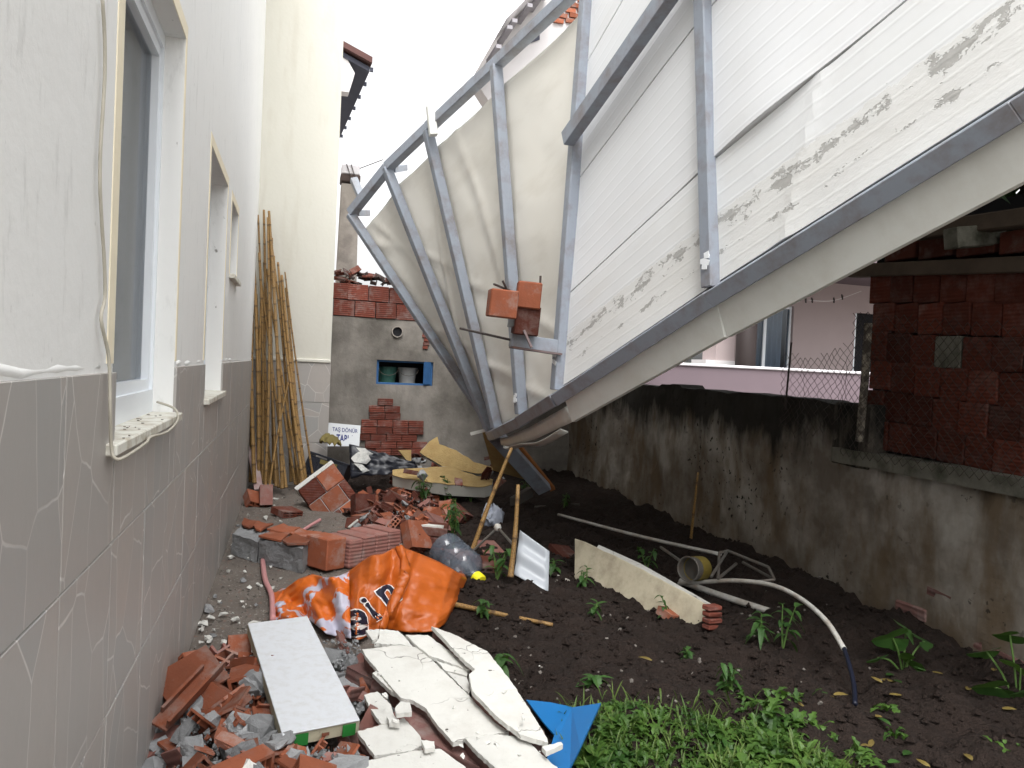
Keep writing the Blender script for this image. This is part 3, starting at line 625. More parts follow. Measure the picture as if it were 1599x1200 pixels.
for i, x in enumerate((1258, 1268, 1302, 1315)):
    p = ony(x, 467+(2 if i < 3 else -3), YP+1.0); solo('clothes_peg', MB().box(p, (.018, .014, .085), Euler((0, rnd.uniform(-.3, .3), 0)).to_matrix()).box(p+Vector((.012, 0, -.01)), (.008, .014, .07)), M['brown'], 'small dark clothes peg hanging on the line by the pink wall', 'clothes peg', 'pegs on the clothesline')

# ------------------------------------------------------------------ the collapsed steel-framed wall
BOT = [Vector(p) for p in ((1.94, 7.23, .86), (1.81, 6.96, .91), (1.77, 6.55, .97), (1.75, 5.73, 1.14), (1.69, 4.72, 1.36), (2.02, 3.43, 1.94), (2.34, 2.06, 2.49), (2.66, .69, 3.04), (2.98, -.68, 3.59))]
TOP = [Vector(p) for p in ((.51, 7.69, 2.91), (.80, 7.30, 3.29), (1.09, 6.81, 3.55), (1.46, 5.88, 3.83), (1.78, 4.75, 4.03), (1.85, 3.54, 4.62), (2.17, 2.17, 5.17), (2.49, .80, 5.72), (2.81, -.57, 6.27))]
HT = 2.69
def lerpv(A, s): i = min(int(s), len(A)-2); return A[i].lerp(A[i+1], s-i)
def S(s, h): return lerpv(BOT, s).lerp(lerpv(TOP, s), h/HT)
def SN(s):
    a = S(min(s+.3, 8), 1.3)-S(max(s-.3, 0), 1.3); n = a.cross(lerpv(TOP, s)-lerpv(BOT, s)).normalized(); return n if n.x < 0 else -n
def SD(s): return (S(min(s+.3, 8), 1.0)-S(max(s-.3, 0), 1.0)).normalized()
LEN = [0]
for i in range(8): LEN.append(LEN[-1]+(S(i+1, 1)-S(i, 1)).length)
def U(s): i = min(int(s), 7); return LEN[i]+(LEN[i+1]-LEN[i])*(s-i)
fallen = thing('collapsed_wall', 'collapsed white sandwich-panel wall on grey steel frame leaning over the garden', 'wall', (1.9, 7.2, 0))
for i, (h0, h1) in enumerate(((0, 2.72), (0, 2.72), (0, 2.70), (.0, 2.70), (.0, 2.72), (.0, 2.72), (0, 2.72), (0, 2.72), (0, 2.72))):
    if i == 6: continue
    n = SN(i); w = .075 if i else .06
    o = part('stud', MB().bar(S(i, h0)+n*.045, S(i, h1)+n*.045, w, .085, SD(i)), M['steel'], fallen, .005)
    if i in (3, 4, 5): 
        d_ = MB(); c0 = S(i, .20 if i == 4 else .13)+n*.0895
        for k in range(5): d_.box(c0+SD(i)*rnd.uniform(-.018, .018)+Vector((0, 0, rnd.uniform(-.03, .035))), (.005, .034, .026), Euler((rnd.uniform(-.4, .4), 0, math.atan2(n.y, n.x))).to_matrix())
        part('filler_dab', d_, M['primer'], o)
part('stud', MB().bar(S(6.32, 0)+SN(6.32)*.045, S(6.32, 2.72)+SN(6.32)*.045, .075, .085, SD(6.32)), M['steel'], fallen, .005)
for i in range(8):   # beams run between the studs' ends
    n = SN(i+.5)
    part('bottom_beam', MB().bar(S(i, -.045)+n*.035, S(i+1, -.045)+n*.035, .085, .11, Vector((0, 0, 1)).lerp(n, .35)), M['steel'], fallen, .004)
    part('top_beam', MB().bar(S(i, 2.72)+n*.03, S(i+1, 2.72)+n*.03, .085, .085, Vector((0, 0, 1))), M['steel'], fallen, .004)
for i in (4, 5, 6, 7):
    n = SN(i+.5); part('girt', MB().bar(S(i, 1.63 if i == 4 else 1.6)+n*.115, S(i+1, 1.6)+n*.115, .075, .10, n), M['steel'], fallen, .004)
n4 = SN(4)
# sheets: buckled far part, flat near strips
def buckled(u, v):
    s = -.22+u*4.22; h = v*(2.52+.06*u)
    p = S(s, h); n = SN(s)
    k = .016*fbm((s*1.1+h*.6, h*.9, 3))
    for (a, bb, c_, w) in ((1.0, .55, 1.55, .05), (.9, -.5, .4, .06), (1.0, .25, 2.9, .05), (.5, 1.0, 2.3, .06), (.35, 1.0, 1.25, .05)):   # creases
        dd = a*s+bb*h-c_; g_ = .35+.65*max(0, fbm((s*1.7, h*1.7, c_))+.4); k += g_*(.026*math.exp(-abs(dd)/(w*.6))-.010*math.exp(-abs(dd+.14)/.08))
    seam = -.03*math.sin(math.pi*(s % 1))
    return p+n*(-.045+k+seam)
b = MB(); b.grid(buckled, 110, 90, lambda u, v: (u*4.2, v*2.5)); o = part('panel', b, M['panel_tan'], fallen, smooth=True); o['label'] = 'buckled dusty far sheet'; solidify(o, .03, 1)
edges = [.015, .625, 1.375, 2.13, 2.70]
for k in range(4):
    h0, h1 = edges[k]+.005, edges[k+1]-.005
    def fn(u, v, h0=h0, h1=h1, k=k):
        s = 4+u*4; h = h0+v*(h1-h0); bow = .03*math.exp(-((s-5.25)/.22)**2)*(1 if k == 1 else 0)*(1-v) if k == 1 else 0
        bow += .010*fbm((s*.9, h*.8, 2)); crease = .012*math.exp(-abs((s-5.45)*1.0-.25*(h-.6))/.03)*(k == 0)
        return S(s, h)+SN(s)*(-.012+bow+crease)
    b = MB(); b.grid(fn, 140, 10, lambda u, v, h0=h0, h1=h1: (U(4+u*4), h0+v*(h1-h0)))
    solidify(part('panel', b, M['panel'] if k == 0 else M['panel_up'], fallen), .04, 1)
# unseen sheets added behind the panel to keep sky light off the wall
b = MB()
b.grid(lambda u, v: S(u*8, 2.05)+Vector((.24+v*3.2, .1*v, .35-v*(.4+.40*(1-u))-.35*(1-v))), 36, 4, flip=True); solidify(part('shade_sheet', b, M['flashing'], fallen), .04, 1)
part('shade_sheet', MB().prism([(1.95, 7.7, 2.15), (4.3, 7.9, 2.05), (4.4, 10.6, 2.2), (2.0, 10.6, 2.35)], (0, 0, .04)), M['flashing'], fallen)  # hidden sheet added to darken the far end under the panel
# white edge board below the bottom beam
for i in (4, 5, 6, 7):
    n = SN(i+.5); up_ = (S(i, 1)-S(i, 0)).normalized()
    a, c_ = S(i+(.03 if i == 4 else 0), -.065), S(i+1, -.065); wd_ = (.155, .18, .195, .205, .21, .21)
    P4 = [a+n*.02, c_+n*.02, c_-up_*wd_[i-3]-n*.05, a-up_*wd_[i-4]-n*.05]
    part('edge_board', MB().prism(P4, -n*.03), M['flashing'], fallen)
n = SN(3); pts0 = [S(s, -.10) for s in (.2, 1, 2, 3, 3.97)]; low = [Vector((0, 0, -.04)), Vector((.02, 0, -.06)), Vector((.03, 0, -.08)), Vector((.04, 0, -.10)), Vector((.05, 0, -.10))]
b = MB(); b.grid(lambda u, v: lerpv(pts0, u*4)+lerpv(low, u*4)*v+Vector((.03, 0, 0)), 24, 3); o = part('edge_board', b, M['flashing'], fallen, smooth=True); solidify(o, .02, 0)
b = MB(); b.grid(lambda u, v: lerpv(pts0, u*3.7)+lerpv(low, u*3.7)*(1+.2*v)+Vector((.05+.05*v, .05, -.02+.015*math.sin(u*13))), 24, 3); solidify(part('torn_sheet', b, M['flashing'], fallen, smooth=True), .01, 0)
# bracket with rebar
e = S(4, .28)+n4*.06; tip = at(797, 531, 4.9)
part('bracket', MB().bar(e, tip, .085, .07, Vector((0, 0, 1))), M['steel'], fallen, .004); part('bracket_plate', MB().bar(e+Vector((0, -.02, -.047)), tip+Vector((0, -.02, -.047)), .012, .11, Vector((0, 0, 1))), M['steel_dark'], fallen)
part('rebar', MB().tube([tip, at(718, 513, 5.0)], .008, 6), M['rebar'], fallen)
# top stubs and end braces
part('top_stub', MB().bar(at(677, 212, 6.65), at(672, 166, 6.65), .07, .07, Vector((1, 0, 0))), M['flashing'], fallen, .004)
part('end_brace', MB().bar(at(566, 312, 7.45), at(552, 280, 7.5), .07, .07, Vector((1, 0, 0))), M['steel'], fallen, .004)
part('end_brace', MB().bar(at(556, 333, 7.5), at(574, 333, 7.9), .06, .06, Vector((0, 0, 1))), M['steel'], fallen, .004); part('end_brace', MB().bar(at(613, 265, 7.2), at(632, 262, 7.6), .06, .06, Vector((0, 0, 1))), M['steel'], fallen, .004)
# crushed lower corner: post, timber, foam core
part('corner_post', MB().bar(at(770, 676, 7.4), at(850, 765, 8.15), .15, .08, Vector((1, 0, 0))), M['steel'], fallen, .005)
part('timber_edge', MB().bar(at(800, 686, 7.6), at(863, 764, 8.3), .06, .05, Vector((1, 0, 0))), M['timber_orange'], fallen, .005)
part('foam_core', MB().prism([at(752, 672, 7.5), at(792, 690, 7.5), at(822, 750, 8.1), at(770, 735, 8.1)], (.03, .05, 0)), M['foam'], fallen)
part('lower_stud', MB().bar(at(828, 768, 8.2), at(800, 785, 7.9), .1, .06, Vector((0, 0, 1))), M['galv'], fallen)
part('loose_strip', MB().bar(at(735, 678, 7.2), at(778, 667, 7.15), .03, .02, Vector((0, 0, 1))), M['pipe'], fallen)

# bricks left hanging on the bracket
def hollow_brick(w=.19, d=.19, h=.135, th=.012, cells=(3, 2)):
    """clay block; channels run along y"""
    b = MB(); b.box((0, 0, h/2-th/2), (w, d, th)); b.box((0, 0, -h/2+th/2), (w, d, th))
    for k in range(cells[0]+1): b.box((-w/2+th/2+(w-th)*k/cells[0], 0, 0), (th, d-(.002 if 0 < k < cells[0] else 0), h-2*th))
    cw = (w-th)/cells[0]-th
    for k in range(cells[0]):
        for j in range(1, cells[1]): b.box((-w/2+th+cw/2+(cw+th)*k, 0, -h/2+h*j/cells[1]), (cw, d-.004, th))
    return b
hung = thing('hanging_bricks', 'three clay bricks still mortared together on the steel bracket', 'bricks', at(818, 528, 4.82))
for (x, y, sx, sy, z_, mt, rz) in ((821, 501, .155, .185, 4.85, 'clay_dark', .2), (825, 462, .15, .165, 4.82, 'clay', .15), (784, 475, .17, .17, 4.72, 'clay', .25)):
    p = at(x, y, z_); q = MB().box((0, 0, 0), (sx, .19, sy)); rm = Euler((R(3), R(3.5), -YAW+rz-.1)).to_matrix()
    q.v = [rm @ v+p for v in q.v]; part('brick', q, M[mt], hung, .008)
part('mortar', MB().box(at(806, 488, 4.86), (.05, .15, .19), Euler((0, .1, 0)).to_matrix()), M['mortar'], hung)
part('rebar', MB().tube([at(800, 456, 4.9), at(771, 444, 4.75)], .007, 6).tube([at(793, 457, 4.85), at(785, 439, 4.8)], .007, 6).tube([at(843, 465, 4.9), at(844, 431, 4.9)], .007, 6), M['rebar'], hung)
part('rebar', MB().tube([at(818, 516, 4.74), at(830, 543, 4.72)], .009, 6), M['steel_dark'], hung)

# ------------------------------------------------------------------ fallen wall slabs and boards
z7 = lambda L: [(540+.2126*x, 960+.2126*y) for x, y in L]
PS, NSL = Vector((.75, 3.3, .235)), Vector((-.05, -.10, 1))
SLABS = [
 ([(120,255),(400,225),(520,240),(640,340),(920,610),(1190,830),(1215,862),(1000,888),(868,903),(858,928),(790,938),(690,830),(580,680),(500,632),(400,608),(340,540),(220,390),(150,310)], 0, 1, 'largest cracked white plaster slab of the fallen wall, centre of the foreground'),
 ([(250,108),(385,120),(430,160),(490,232),(400,218),(210,212),(240,180)], .0, 1, 'cracked white plaster piece at the far end of the largest slab, below the orange banner'),
 ([(145,115),(246,106),(234,182),(195,188)], .004, 0, 'small white plaster corner piece below the orange letters'),
 ([(440,148),(600,150),(880,352),(942,400),(900,408),(690,325),(610,300),(520,225)], .012, 1, 'long narrow white plaster strip beside the largest slab'),
 ([(665,338),(895,412),(890,452),(770,420),(730,410)], .004, 0, 'small cracked plaster wedge between strip and largest slab'),
 ([(742,424),(888,462),(905,500),(922,545),(905,582),(850,530)], .0, 0, 'triangular plaster shard at the dark gap beside the right-hand slab'),
 ([(630,85),(780,140),(1040,270),(1110,360),(1200,470),(1340,680),(1480,910),(1485,940),(1380,912),(1280,880),(1100,740),(930,560),(905,440),(950,400),(880,345),(760,220)], .051, 1, 'raised white plaster slab at the right, next to the blue sheet'),
 ([(872,905),(1060,880),(1220,890),(1340,930),(1440,1030),(1560,1130),(1640,1230),(1300,1300),(1100,1129),(960,1000)], .01, 1, 'white plaster slab at the bottom edge beside the weeds'),
 ([(85,860),(430,760),(550,900),(560,960),(480,1000),(210,1036)], -.02, 1, 'squarish white plaster slab next to the green-stickered board'),
 ([(135,590),(230,565),(330,660),(355,740),(400,790),(260,800),(180,690)], -.015, 1, 'rounded white plaster piece between the board and the largest slab'),
 ([(80,1090),(480,1004),(690,985),(880,1120),(930,1300),(0,1330)], -.02, 1, 'white plaster slab cut off by the bottom of the picture'),
 ([(360,690),(400,640),(470,645),(485,715),(370,725)], .035, 0, 'loose white plaster chip lying in the brown gap'),
 ([(555,920),(650,930),(655,970),(580,985)], .01, 0, 'small white plaster chip at the lower end of the brown gap'),
 ([(195,430),(250,405),(380,580),(330,560)], -.01, 0, 'thin white plaster strip along the left side of the largest slab'),
 ([(1440,970),(1580,935),(1595,952),(1470,1008)], .05, 0, 'small white plaster chip lying on the blue sheet'),
 ([(300,740),(390,770),(395,800),(320,795)], .01, 0, 'little grey-white plaster lump beside the rounded piece'),
]
for pl, dz, core, lab in SLABS:
    P = PS+Vector((0, 0, dz)); nn = NSL.normalized() if dz < .05 or not core else Vector((.03, -.10, 1)).normalized()
    px = z7(pl); top = slab(px, P, nn, .018, .7, 4); bs_ = base_of(top.v)
    if not core: solo('plaster_slab', top, M['plaster'], lab, 'plaster', 'broken pieces of the fallen plastered wall'); continue
    th = thing('plaster_slab', lab, 'plaster', (bs_.x, bs_.y, max(.02, bs_.z-.10)), 'broken pieces of the fallen plastered wall')
    part('plaster', top, M['plaster'], th)
    cx = sum(p[0] for p in px)/len(px); cy = sum(p[1] for p in px)/len(px)
    inn = [(cx+(x-cx)*.975, cy+(y-cy)*.975) for x, y in px]
    part('brick_core', slab(inn, P-nn*.0195, nn, .10, 2.2, 10), M['clay_core'], th)
# bricks lying in the gap
def brick_at(px, py, z, rot, m_, lab, w=.19, d=.19, h=.135, group=None, name='hollow_brick', loc=None):
    p = Vector(loc) if loc else onz(px, py, z); me = hollow_brick(w, d, h).mesh(name); me.materials.append(M[m_])
    o = bpy.data.objects.new(name, me); col.objects.link(o); o.location = p; o.rotation_euler = rot; return tag(o, lab, 'brick', group)
brick_at(715, 1180, .05, (.1, .05, .75), 'clay_core', 'pinkish brick wedged in the gap at the bottom of the fallen wall', .2, .6, .12)
brick_at(672, 1105, .07, (.1, .1, .8), 'clay_core', 'long pinkish brick in the gap left of the largest slab', .18, .5, .1)
brick_at(602, 1075, .08, (.1, .1, .7), 'clay_core', 'pinkish brick under the far left edge of the largest slab', .14, .36, .09)
# white board with green stickers
PB, NB = Vector((.1, 3.5, .20)), Vector((.03, -.06, 1)).normalized()
bq = [(387, 974), (480, 962), (562, 1124), (441, 1148)]
bt = MB().prism([onpl(x, y, PB, NB) for x, y in bq], -NB*.006); bb_ = base_of(bt.v)
bd = thing('insulation_board', 'white speckled board with green stickers on its edge lying on the rubble', 'board', (bb_.x, bb_.y, bb_.z-.06))
part('face', bt, M['board'], bd, .002); part('core', MB().prism([onpl(x, y, PB-NB*.0062, NB) for x, y in bq], -NB*.052), M['board_edge'], bd, .003)
c0, c1 = onpl(441, 1148, PB, NB), onpl(562, 1124, PB, NB); ed = (c1-c0).normalized(); outw = ed.cross(NB).normalized(); outw = outw if outw.y < 0 else -outw
for k in (.24, .86):
    p = c0+(c1-c0)*k-NB*.032+outw*.0015; rm = Matrix((ed, outw, NB)).transposed(); part('sticker', MB().box(p, (.05, .003, .044), rm), M['green'], bd)
p = c0+(c1-c0)*.55-NB*.03+outw*.0015; part('stamp', MB().box(p, (.028, .002, .012), Matrix((ed, outw, NB)).transposed()), M['clay'], bd)
# blue sheets
solo('blue_sheet', slab([(822, 1093), (860, 1097), (893, 1104), (880, 1138), (868, 1150), (850, 1130)], (1.2, 3.15, .16), (.05, -.15, 1), .006), M['blue_sheet'], 'bright blue sheet lying flat under the plaster edge', 'sheet')
bq2 = [onz(938, 1098, .20), onz(893, 1105, .15), onz(868, 1140, .135), onz(848, 1205, .11), onz(872, 1225, .11), onz(890, 1200, .13), onz(906, 1168, .16)]
solo('blue_sheet', MB().prism(bq2, (.004, .006, -.010)), M['blue_sheet'], 'bright blue folded sheet standing up beside the weeds', 'sheet')
# cream chunk of wall lying on edge in the bed
pA, pB_ = onz(893, 905, 0), onz(1098, 990, 0); dv = (pB_-pA); nv = Vector((dv.y, -dv.x, 0)).normalized(); nv = nv if nv.x < 0 else -nv; nv = (nv+Vector((0, 0, .35))).normalized()
ck = thing('wall_chunk', 'long cream plastered wall chunk lying on its edge in the soil', 'wall chunk', pA.lerp(pB_, .5))
part('plaster', slab([(897, 841), (912, 846), (1000, 888), (1092, 938), (1106, 946), (1100, 990), (1080, 995), (1000, 975), (950, 945), (896, 915)], pA+Vector((0, 0, .05)), nv, .02, .8, 14), M['plaster_cream'], ck, .004)
part('brick_core', slab([(899, 846), (1000, 892), (1092, 942), (1102, 950), (1097, 990), (1000, 972), (899, 912)], pA+Vector((0, 0, .05))-nv*.0205, nv, .095), M['mortar'], ck, .004)
part('top_plaster', slab([(930, 858), (1000, 890), (1098, 941), (1104, 948), (1112, 944), (1000, 880), (935, 851)], pA+Vector((0, 0, .06))+Vector((0, 0, .20)), (.1, -.1, 1), .012), M['plaster'], ck)
for k in range(4): part('brick', MB().box(at(1104, 952+k*10, 4.35)+Vector((.05, .03, 0)), (.11, .06, .028), Euler((0, .1, .3)).to_matrix()), M['clay_shed'], ck, .006)
# ribbed grey-white sheet leaning on the cane
Pq = at(830, 880, 5.1); nq = Vector((-.35, -.8, .55)).normalized()
quad = [onpl(x, y, Pq, nq) for x, y in ((812, 829), (858, 862), (856, 928), (803, 898))]
b = MB(); b.grid(lambda u, v: quad[0].lerp(quad[1], u).lerp(quad[3].lerp(quad[2], u), v)+nq*(.008*math.cos(v*13)), 6, 40); o = solo('ribbed_sheet', b, M['sheet_white'], 'grey-white ribbed sheet leaning beside the bamboo cane', 'sheet', smooth=True); solidify(o, .008, 0)

# mid-ground wall chunk of orange blocks, tilted
Pc = at(518, 775, 7.6); nc = Vector((-.25, -.80, .62)).normalized()
chunk = thing('brick_wall_chunk', 'tilted chunk of orange brick wall with white plaster edge leaning on the rubble', 'wall chunk', (Pc.x, Pc.y+.1, .0))
o0 = Vector((463, 764, 0)); e1_ = Vector((57, -42, 0)); e2_ = Vector((56, 76, 0))
for r_ in range(3):
    u_ = 0; row = [(0, .5), (.5, 1)] if r_ != 1 else [(-.02, .30), (.30, .80), (.80, 1.0)]
    for (a, c_) in row:
        q = [o0+e1_*a_+e2_*b_ for a_, b_ in ((a+.008, r_/3+.008), (c_-.008, r_/3+.008), (c_-.008, (r_+1)/3-.006), (a+.008, (r_+1)/3-.006))]
        part('brick', slab([(v.x, v.y) for v in q], Pc+nc*rnd.uniform(-.006, .008), nc, .12), M['clay' if (r_+int(a*2)) % 2 else 'clay_wall'], chunk, .006)
part('mortar_core', slab([(466, 764), (518, 724), (572, 796), (515, 836)], Pc-nc*.012, nc, .10), M['mortar'], chunk)
q = [o0, o0+e1_, o0+e1_+Vector((1.5, 2, 0)), o0+Vector((1.5, 3, 0))]
part('plaster', slab([(459, 762), (517, 719), (521, 723), (464, 766)], Pc+nc*.012, nc, .14), M['plaster'], chunk)
# two mortared chunks with brick tops by the path
def chunk_box(front, back_off, h, lab, mat_top='clay', tilt=0):
    a, c_ = onz(*front[0]), onz(*front[1]); a.z = c_.z = .0; bo = Vector(back_off)
    th = thing('mortared_brick_chunk', lab, 'wall chunk', a.lerp(c_, .5))
    up_ = Vector((0, 0, h)); t_ = Vector((0, 0, tilt))
    poly = [a+up_, c_+up_+t_, c_+up_+t_+bo, a+up_+bo]
    rb = MB(); crn = lambda u, v, w: (a.lerp(c_, u)+bo*v+(up_+t_*u)*w)
    jit = lambda p: p+Vector((fbm((p.x*9, p.y*9, p.z*9)), fbm((p.x*9+7, p.y*9, p.z*9)), fbm((p.x*9, p.y*9+5, p.z*9))))*.016
    for fn_, fl in ((lambda u, v: crn(u, 0, v), 0), (lambda u, v: crn(1, u, v), 0), (lambda u, v: crn(0, u, v), 1), (lambda u, v: crn(u, 1, v), 1), (lambda u, v: crn(u, v, 1), 0)): rb.grid(lambda u, v: jit(fn_(u, v)), 12, 7, flip=bool(fl))
    part('mortar', rb, M['mortar'], th)
    n = max(1, round((c_-a).length/.2))
    for i in range(n):
        for j in range(2):
            if rnd.random() < .2: continue
            f0, f1, g0, g1 = i/n+.01, (i+1)/n-.01, j/2+.0, (j+1)/2-.03
            fm = (f0+f1)/2; p4 = [poly[0].lerp(poly[1], f)+bo*g_+Vector((0, 0, .012+rnd.uniform(0, .02)))+Vector((rnd.uniform(-.03, .03), rnd.uniform(-.03, .03), 0)) for f, g_ in ((f0, g0), (fm, g0-.03), (f1, g0), (f1, (g0+g1)/2), (f1, g1), (fm, g1-.05), (f0, g1))]
            part('brick_face', MB().prism(p4, (0, 0, .014)), M[mat_top], th)
    return th
chunk_box(((361, 866), (401, 880)), (.08, .42, 0), .16, 'short grey mortared chunk with clay top nearest the tiled wall')
chunk_box(((403, 880), (472, 896)), (.14, .40, 0), .17, 'long grey mortared chunk with broken clay top behind the orange banner', tilt=.0)
# block of pinkish hollow bricks beside it
pb_ = onz(515, 888, 0)
blk3 = thing('brick_block', 'block of pinkish ribbed bricks mortared together behind the orange banner', 'bricks', (pb_.x, pb_.y, 0), rot=(0, .05, R(38)))
for k in range(4):
    part('brick', MB().box((.10+k*.128, 0, .12+.01*k), (.122, .30, .20)), M['clay_pink'], blk3, .008, world=False)
part('front_brick', MB().box((-.055, .0, .13), (.17, .24, .22)), M['clay'], blk3, .008, world=False)

# loose bricks in the middle heap
MID = [
 (567, 790, .14, (1.2, .1, .3), 'clay_wall', 'upright orange brick behind the tilted wall chunk', .2, .2, .12),
 (650, 838, .16, (1.0, .2, .5), 'clay', 'rounded broken orange brick face standing up in the middle heap', .2, .22, .1),
 (682, 825, .14, (.5, .35, .7), 'clay_pink', 'ribbed purplish brick at the right end of the middle heap', .2, .22, .13),
 (715, 800, .10, (.5, .3, .9), 'clay_dark', 'dark brick half hidden in the seedlings right of the heap', .2, .24, .1),
 (722, 875, .06, (.2, .1, .4), 'clay_pink', 'ribbed brick lying beneath the white-knobbed pipe', .2, .2, .09),
 (762, 862, .06, (.3, .1, .3), 'clay_pink', 'pinkish ribbed brick between the two bamboo canes', .19, .2, .09),
 (755, 885, .05, (.2, .1, .2), 'clay_dark', 'low dark brick in the soil behind the water jug', .2, .2, .08),
 (880, 868, .05, (.3, .2, .3), 'clay_dark', 'dark red brick between the ribbed sheet and the cream chunk', .19, .2, .08),
 (600, 800, .08, (.4, .2, 1.2), 'clay_dark', 'dark brick deep in the middle heap behind the tilted chunk', .2, .2, .12),
 (620, 785, .12, (.3, .5, .4), 'clay_dark', 'dark ridged brick at the top of the middle heap below the foam', .2, .2, .12),
 (690, 735, .10, (.3, .3, .5), 'clay_dark', 'dark brick resting against the shed wall beside the foam', .2, .2, .12),
 (415, 775, .10, (1.25, 0, .1), 'clay_pink', 'pink ribbed brick standing at the foot of the pinkish plank', .12, .2, .18),
 (398, 782, .05, (.5, .3, .4), 'clay', 'broken orange brick in the corner by the tiled wall', .18, .2, .1),
 (448, 800, .03, (.1, .1, .6), 'clay_dark', 'flat dark brick lying on the path before the bamboo', .22, .2, .06),
 (1045, 960, .04, (.2, .2, .3), 'clay', 'small orange brick piece in the soil behind the cream chunk', .1, .12, .05)]
for (x, y, z, ro, m_, lab, w, d_, h) in MID: brick_at(x, y, z, ro, m_, lab, w, d_, h)
dk = onz(668, 872, 0); dkt = thing('brick_stub', 'dark brick stub with a white plaster top at the right of the heap', 'bricks', (dk.x, dk.y+.05, 0), rot=(0, .06, R(-14)))
for k in range(3): part('brick', MB().box((0, .1, .045+k*.075), (.30-.01*k, .22, .07)), M['clay_dark'], dkt, .008, world=False)
part('plaster', MB().box((-.02, .03, .235), (.25, .06, .014)), M['plaster'], dkt, world=False)
solo('plaster_slab', slab([(609, 838), (612, 840), (638, 852), (637, 866), (611, 862)], at(623, 852, 5.9), (-.2, -1, .35), .02), M['plaster'], 'white plaster piece standing up behind the orange banner', 'plaster')
solo('mortar_lump', slab([(560, 836), (600, 832), (611, 840), (611, 862), (580, 858)], at(590, 848, 6.0), (-.2, -.8, .7), .12, 1.5, 8), M['mortar'], 'grey mortar lump between ribbed bricks and white plaster piece', 'mortar')

# ------------------------------------------------------------------ rubble fragments
def hull(pts, name):
    bm = bmesh.new()
    for p in pts: bm.verts.new(p)
    r_ = bmesh.ops.convex_hull(bm, input=bm.verts); bmesh.ops.delete(bm, geom=[v for v in bm.verts if not v.link_faces], context='VERTS')
    if name == 'fragment':
        bmesh.ops.triangulate(bm, faces=bm.faces); bmesh.ops.subdivide_edges(bm, edges=[e for e in bm.edges if e.calc_length() > .03], cuts=1); bmesh.ops.triangulate(bm, faces=bm.faces)
        for v in bm.verts: v.co += Vector((rnd.gauss(0, 1), rnd.gauss(0, 1), rnd.gauss(0, 1)))*.0035
    me = bpy.data.meshes.new(name); bm.to_mesh(me); bm.free(); return me
def chunk_mesh(s, flat=1):
    return hull([Vector((rnd.gauss(0, 1), rnd.gauss(0, 1), rnd.gauss(0, flat))).normalized()*rnd.uniform(.6, 1)*s*Vector((1, 1, flat)).length/1.7 for _ in range(16)], 'fragment') if flat == 1 else hull([Vector((rnd.uniform(-1, 1)*s, rnd.uniform(-.7, .7)*s, rnd.choice((-1, 1))*flat*s*rnd.uniform(.7, 1))) for _ in range(14)], 'fragment')
def shard_mesh(L, w, th):
    b = MB(); p = [(-L/2, -w/2), (L*.1, -w/2*rnd.uniform(.7, 1.2)), (L/2, -w*.3*rnd.random()), (L*.42, w/2), (-L*.1, w/2*rnd.uniform(.6, 1.2)), (-L/2, w*.3)]
    b.prism([Vector((x, y, 0)) for x, y in p], (0, 0, th))
    for k in (-.28, .05, .36):
        if rnd.random() < .8: b.box((0, w*k, -.012), (L*.75, th*.8, .024))
    return b.mesh('fragment')
def L_mesh(L):
    b = MB(); b.box((0, 0, 0), (L, .07, .011)); b.box((0, -.03, .026), (L*.95, .011, .042)); b.box((0, .03, .020), (L*.7, .011, .030)); return b.mesh('fragment')
SH = [shard_mesh(rnd.uniform(.10, .2), rnd.uniform(.07, .14), .011) for _ in range(9)]+[L_mesh(rnd.uniform(.12, .22)) for _ in range(3)]
MC = [chunk_mesh(rnd.uniform(.05, .09)) for _ in range(6)]+[chunk_mesh(rnd.uniform(.06, .11), .3) for _ in range(7)]
WC = [chunk_mesh(rnd.uniform(.018, .035), .35) for _ in range(6)]
def mats(ms, m_): 
    out = []
    for q in ms:
        q2 = q.copy(); q2.materials.clear(); q2.materials.append(M[m_]); out.append(q2)
    return out
HB = [hollow_brick(.19*a, .19*b_, .135*c_, .011, (3, 2)).mesh('fragment') for a, b_, c_ in ((.9, .5, .8), (.6, .8, .9), (1, .35, 1), (.7, .6, .6))]
K = {'hollow': mats(HB, 'clay'), 'shard': mats(SH, 'clay'), 'shard_dark': mats(SH, 'clay_dark'), 'shard_pink': mats(SH, 'clay_pink'), 'mortar': mats(MC, 'mortar'), 'chip': mats(WC, 'plaster'), 'rooftile': mats(SH, 'roof_tile'), 'white': mats(MC, 'plaster')}
def strew(n, kinds, posfn, name, label, cat, group, smin=.6, smax=1.1, tilt=.5):
    for i in range(n):
        k = rnd.choice(kinds); o = bpy.data.objects.new(name, rnd.choice(K[k])); col.objects.link(o)
        o.location = posfn(i); s_ = rnd.uniform(smin, smax); o.scale = (s_, s_, s_)
        o.rotation_euler = (rnd.gauss(0, tilt), rnd.gauss(0, tilt), rnd.uniform(0, 6.28)); tag(o, label, cat, group)
def pxheap(poly_fn, hmax):
    def f(i):
        x, y, z = poly_fn(); p = onz(x, y, z); return p
    return f
def areaA():
    while True:
        y = rnd.uniform(1020, 1230); x0 = 300-(y-1000)*.36+6; x = rnd.uniform(x0, 450 if y < 1165 else 560)
        edge = 387+(y-974)*.32
        if y < 1148 and x > edge-4: continue
        z = .02+.12*min(1, max(0, (x-x0)/50))*min(1, (y-1010)/60)*rnd.random(); return x, y, z+.02
strew(62, ['shard', 'shard', 'shard', 'hollow', 'shard_pink'], pxheap(areaA, .15), 'brick_shard', 'broken orange hollow-brick shard in the near heap beside the tiled wall', 'brick shard', 'orange shards in the near heap')
strew(70, ['mortar'], pxheap(areaA, .15), 'mortar_lump', 'broken grey mortar lump in the near heap beside the tiled wall', 'mortar', 'grey lumps in the near heap', .6, 1.15)
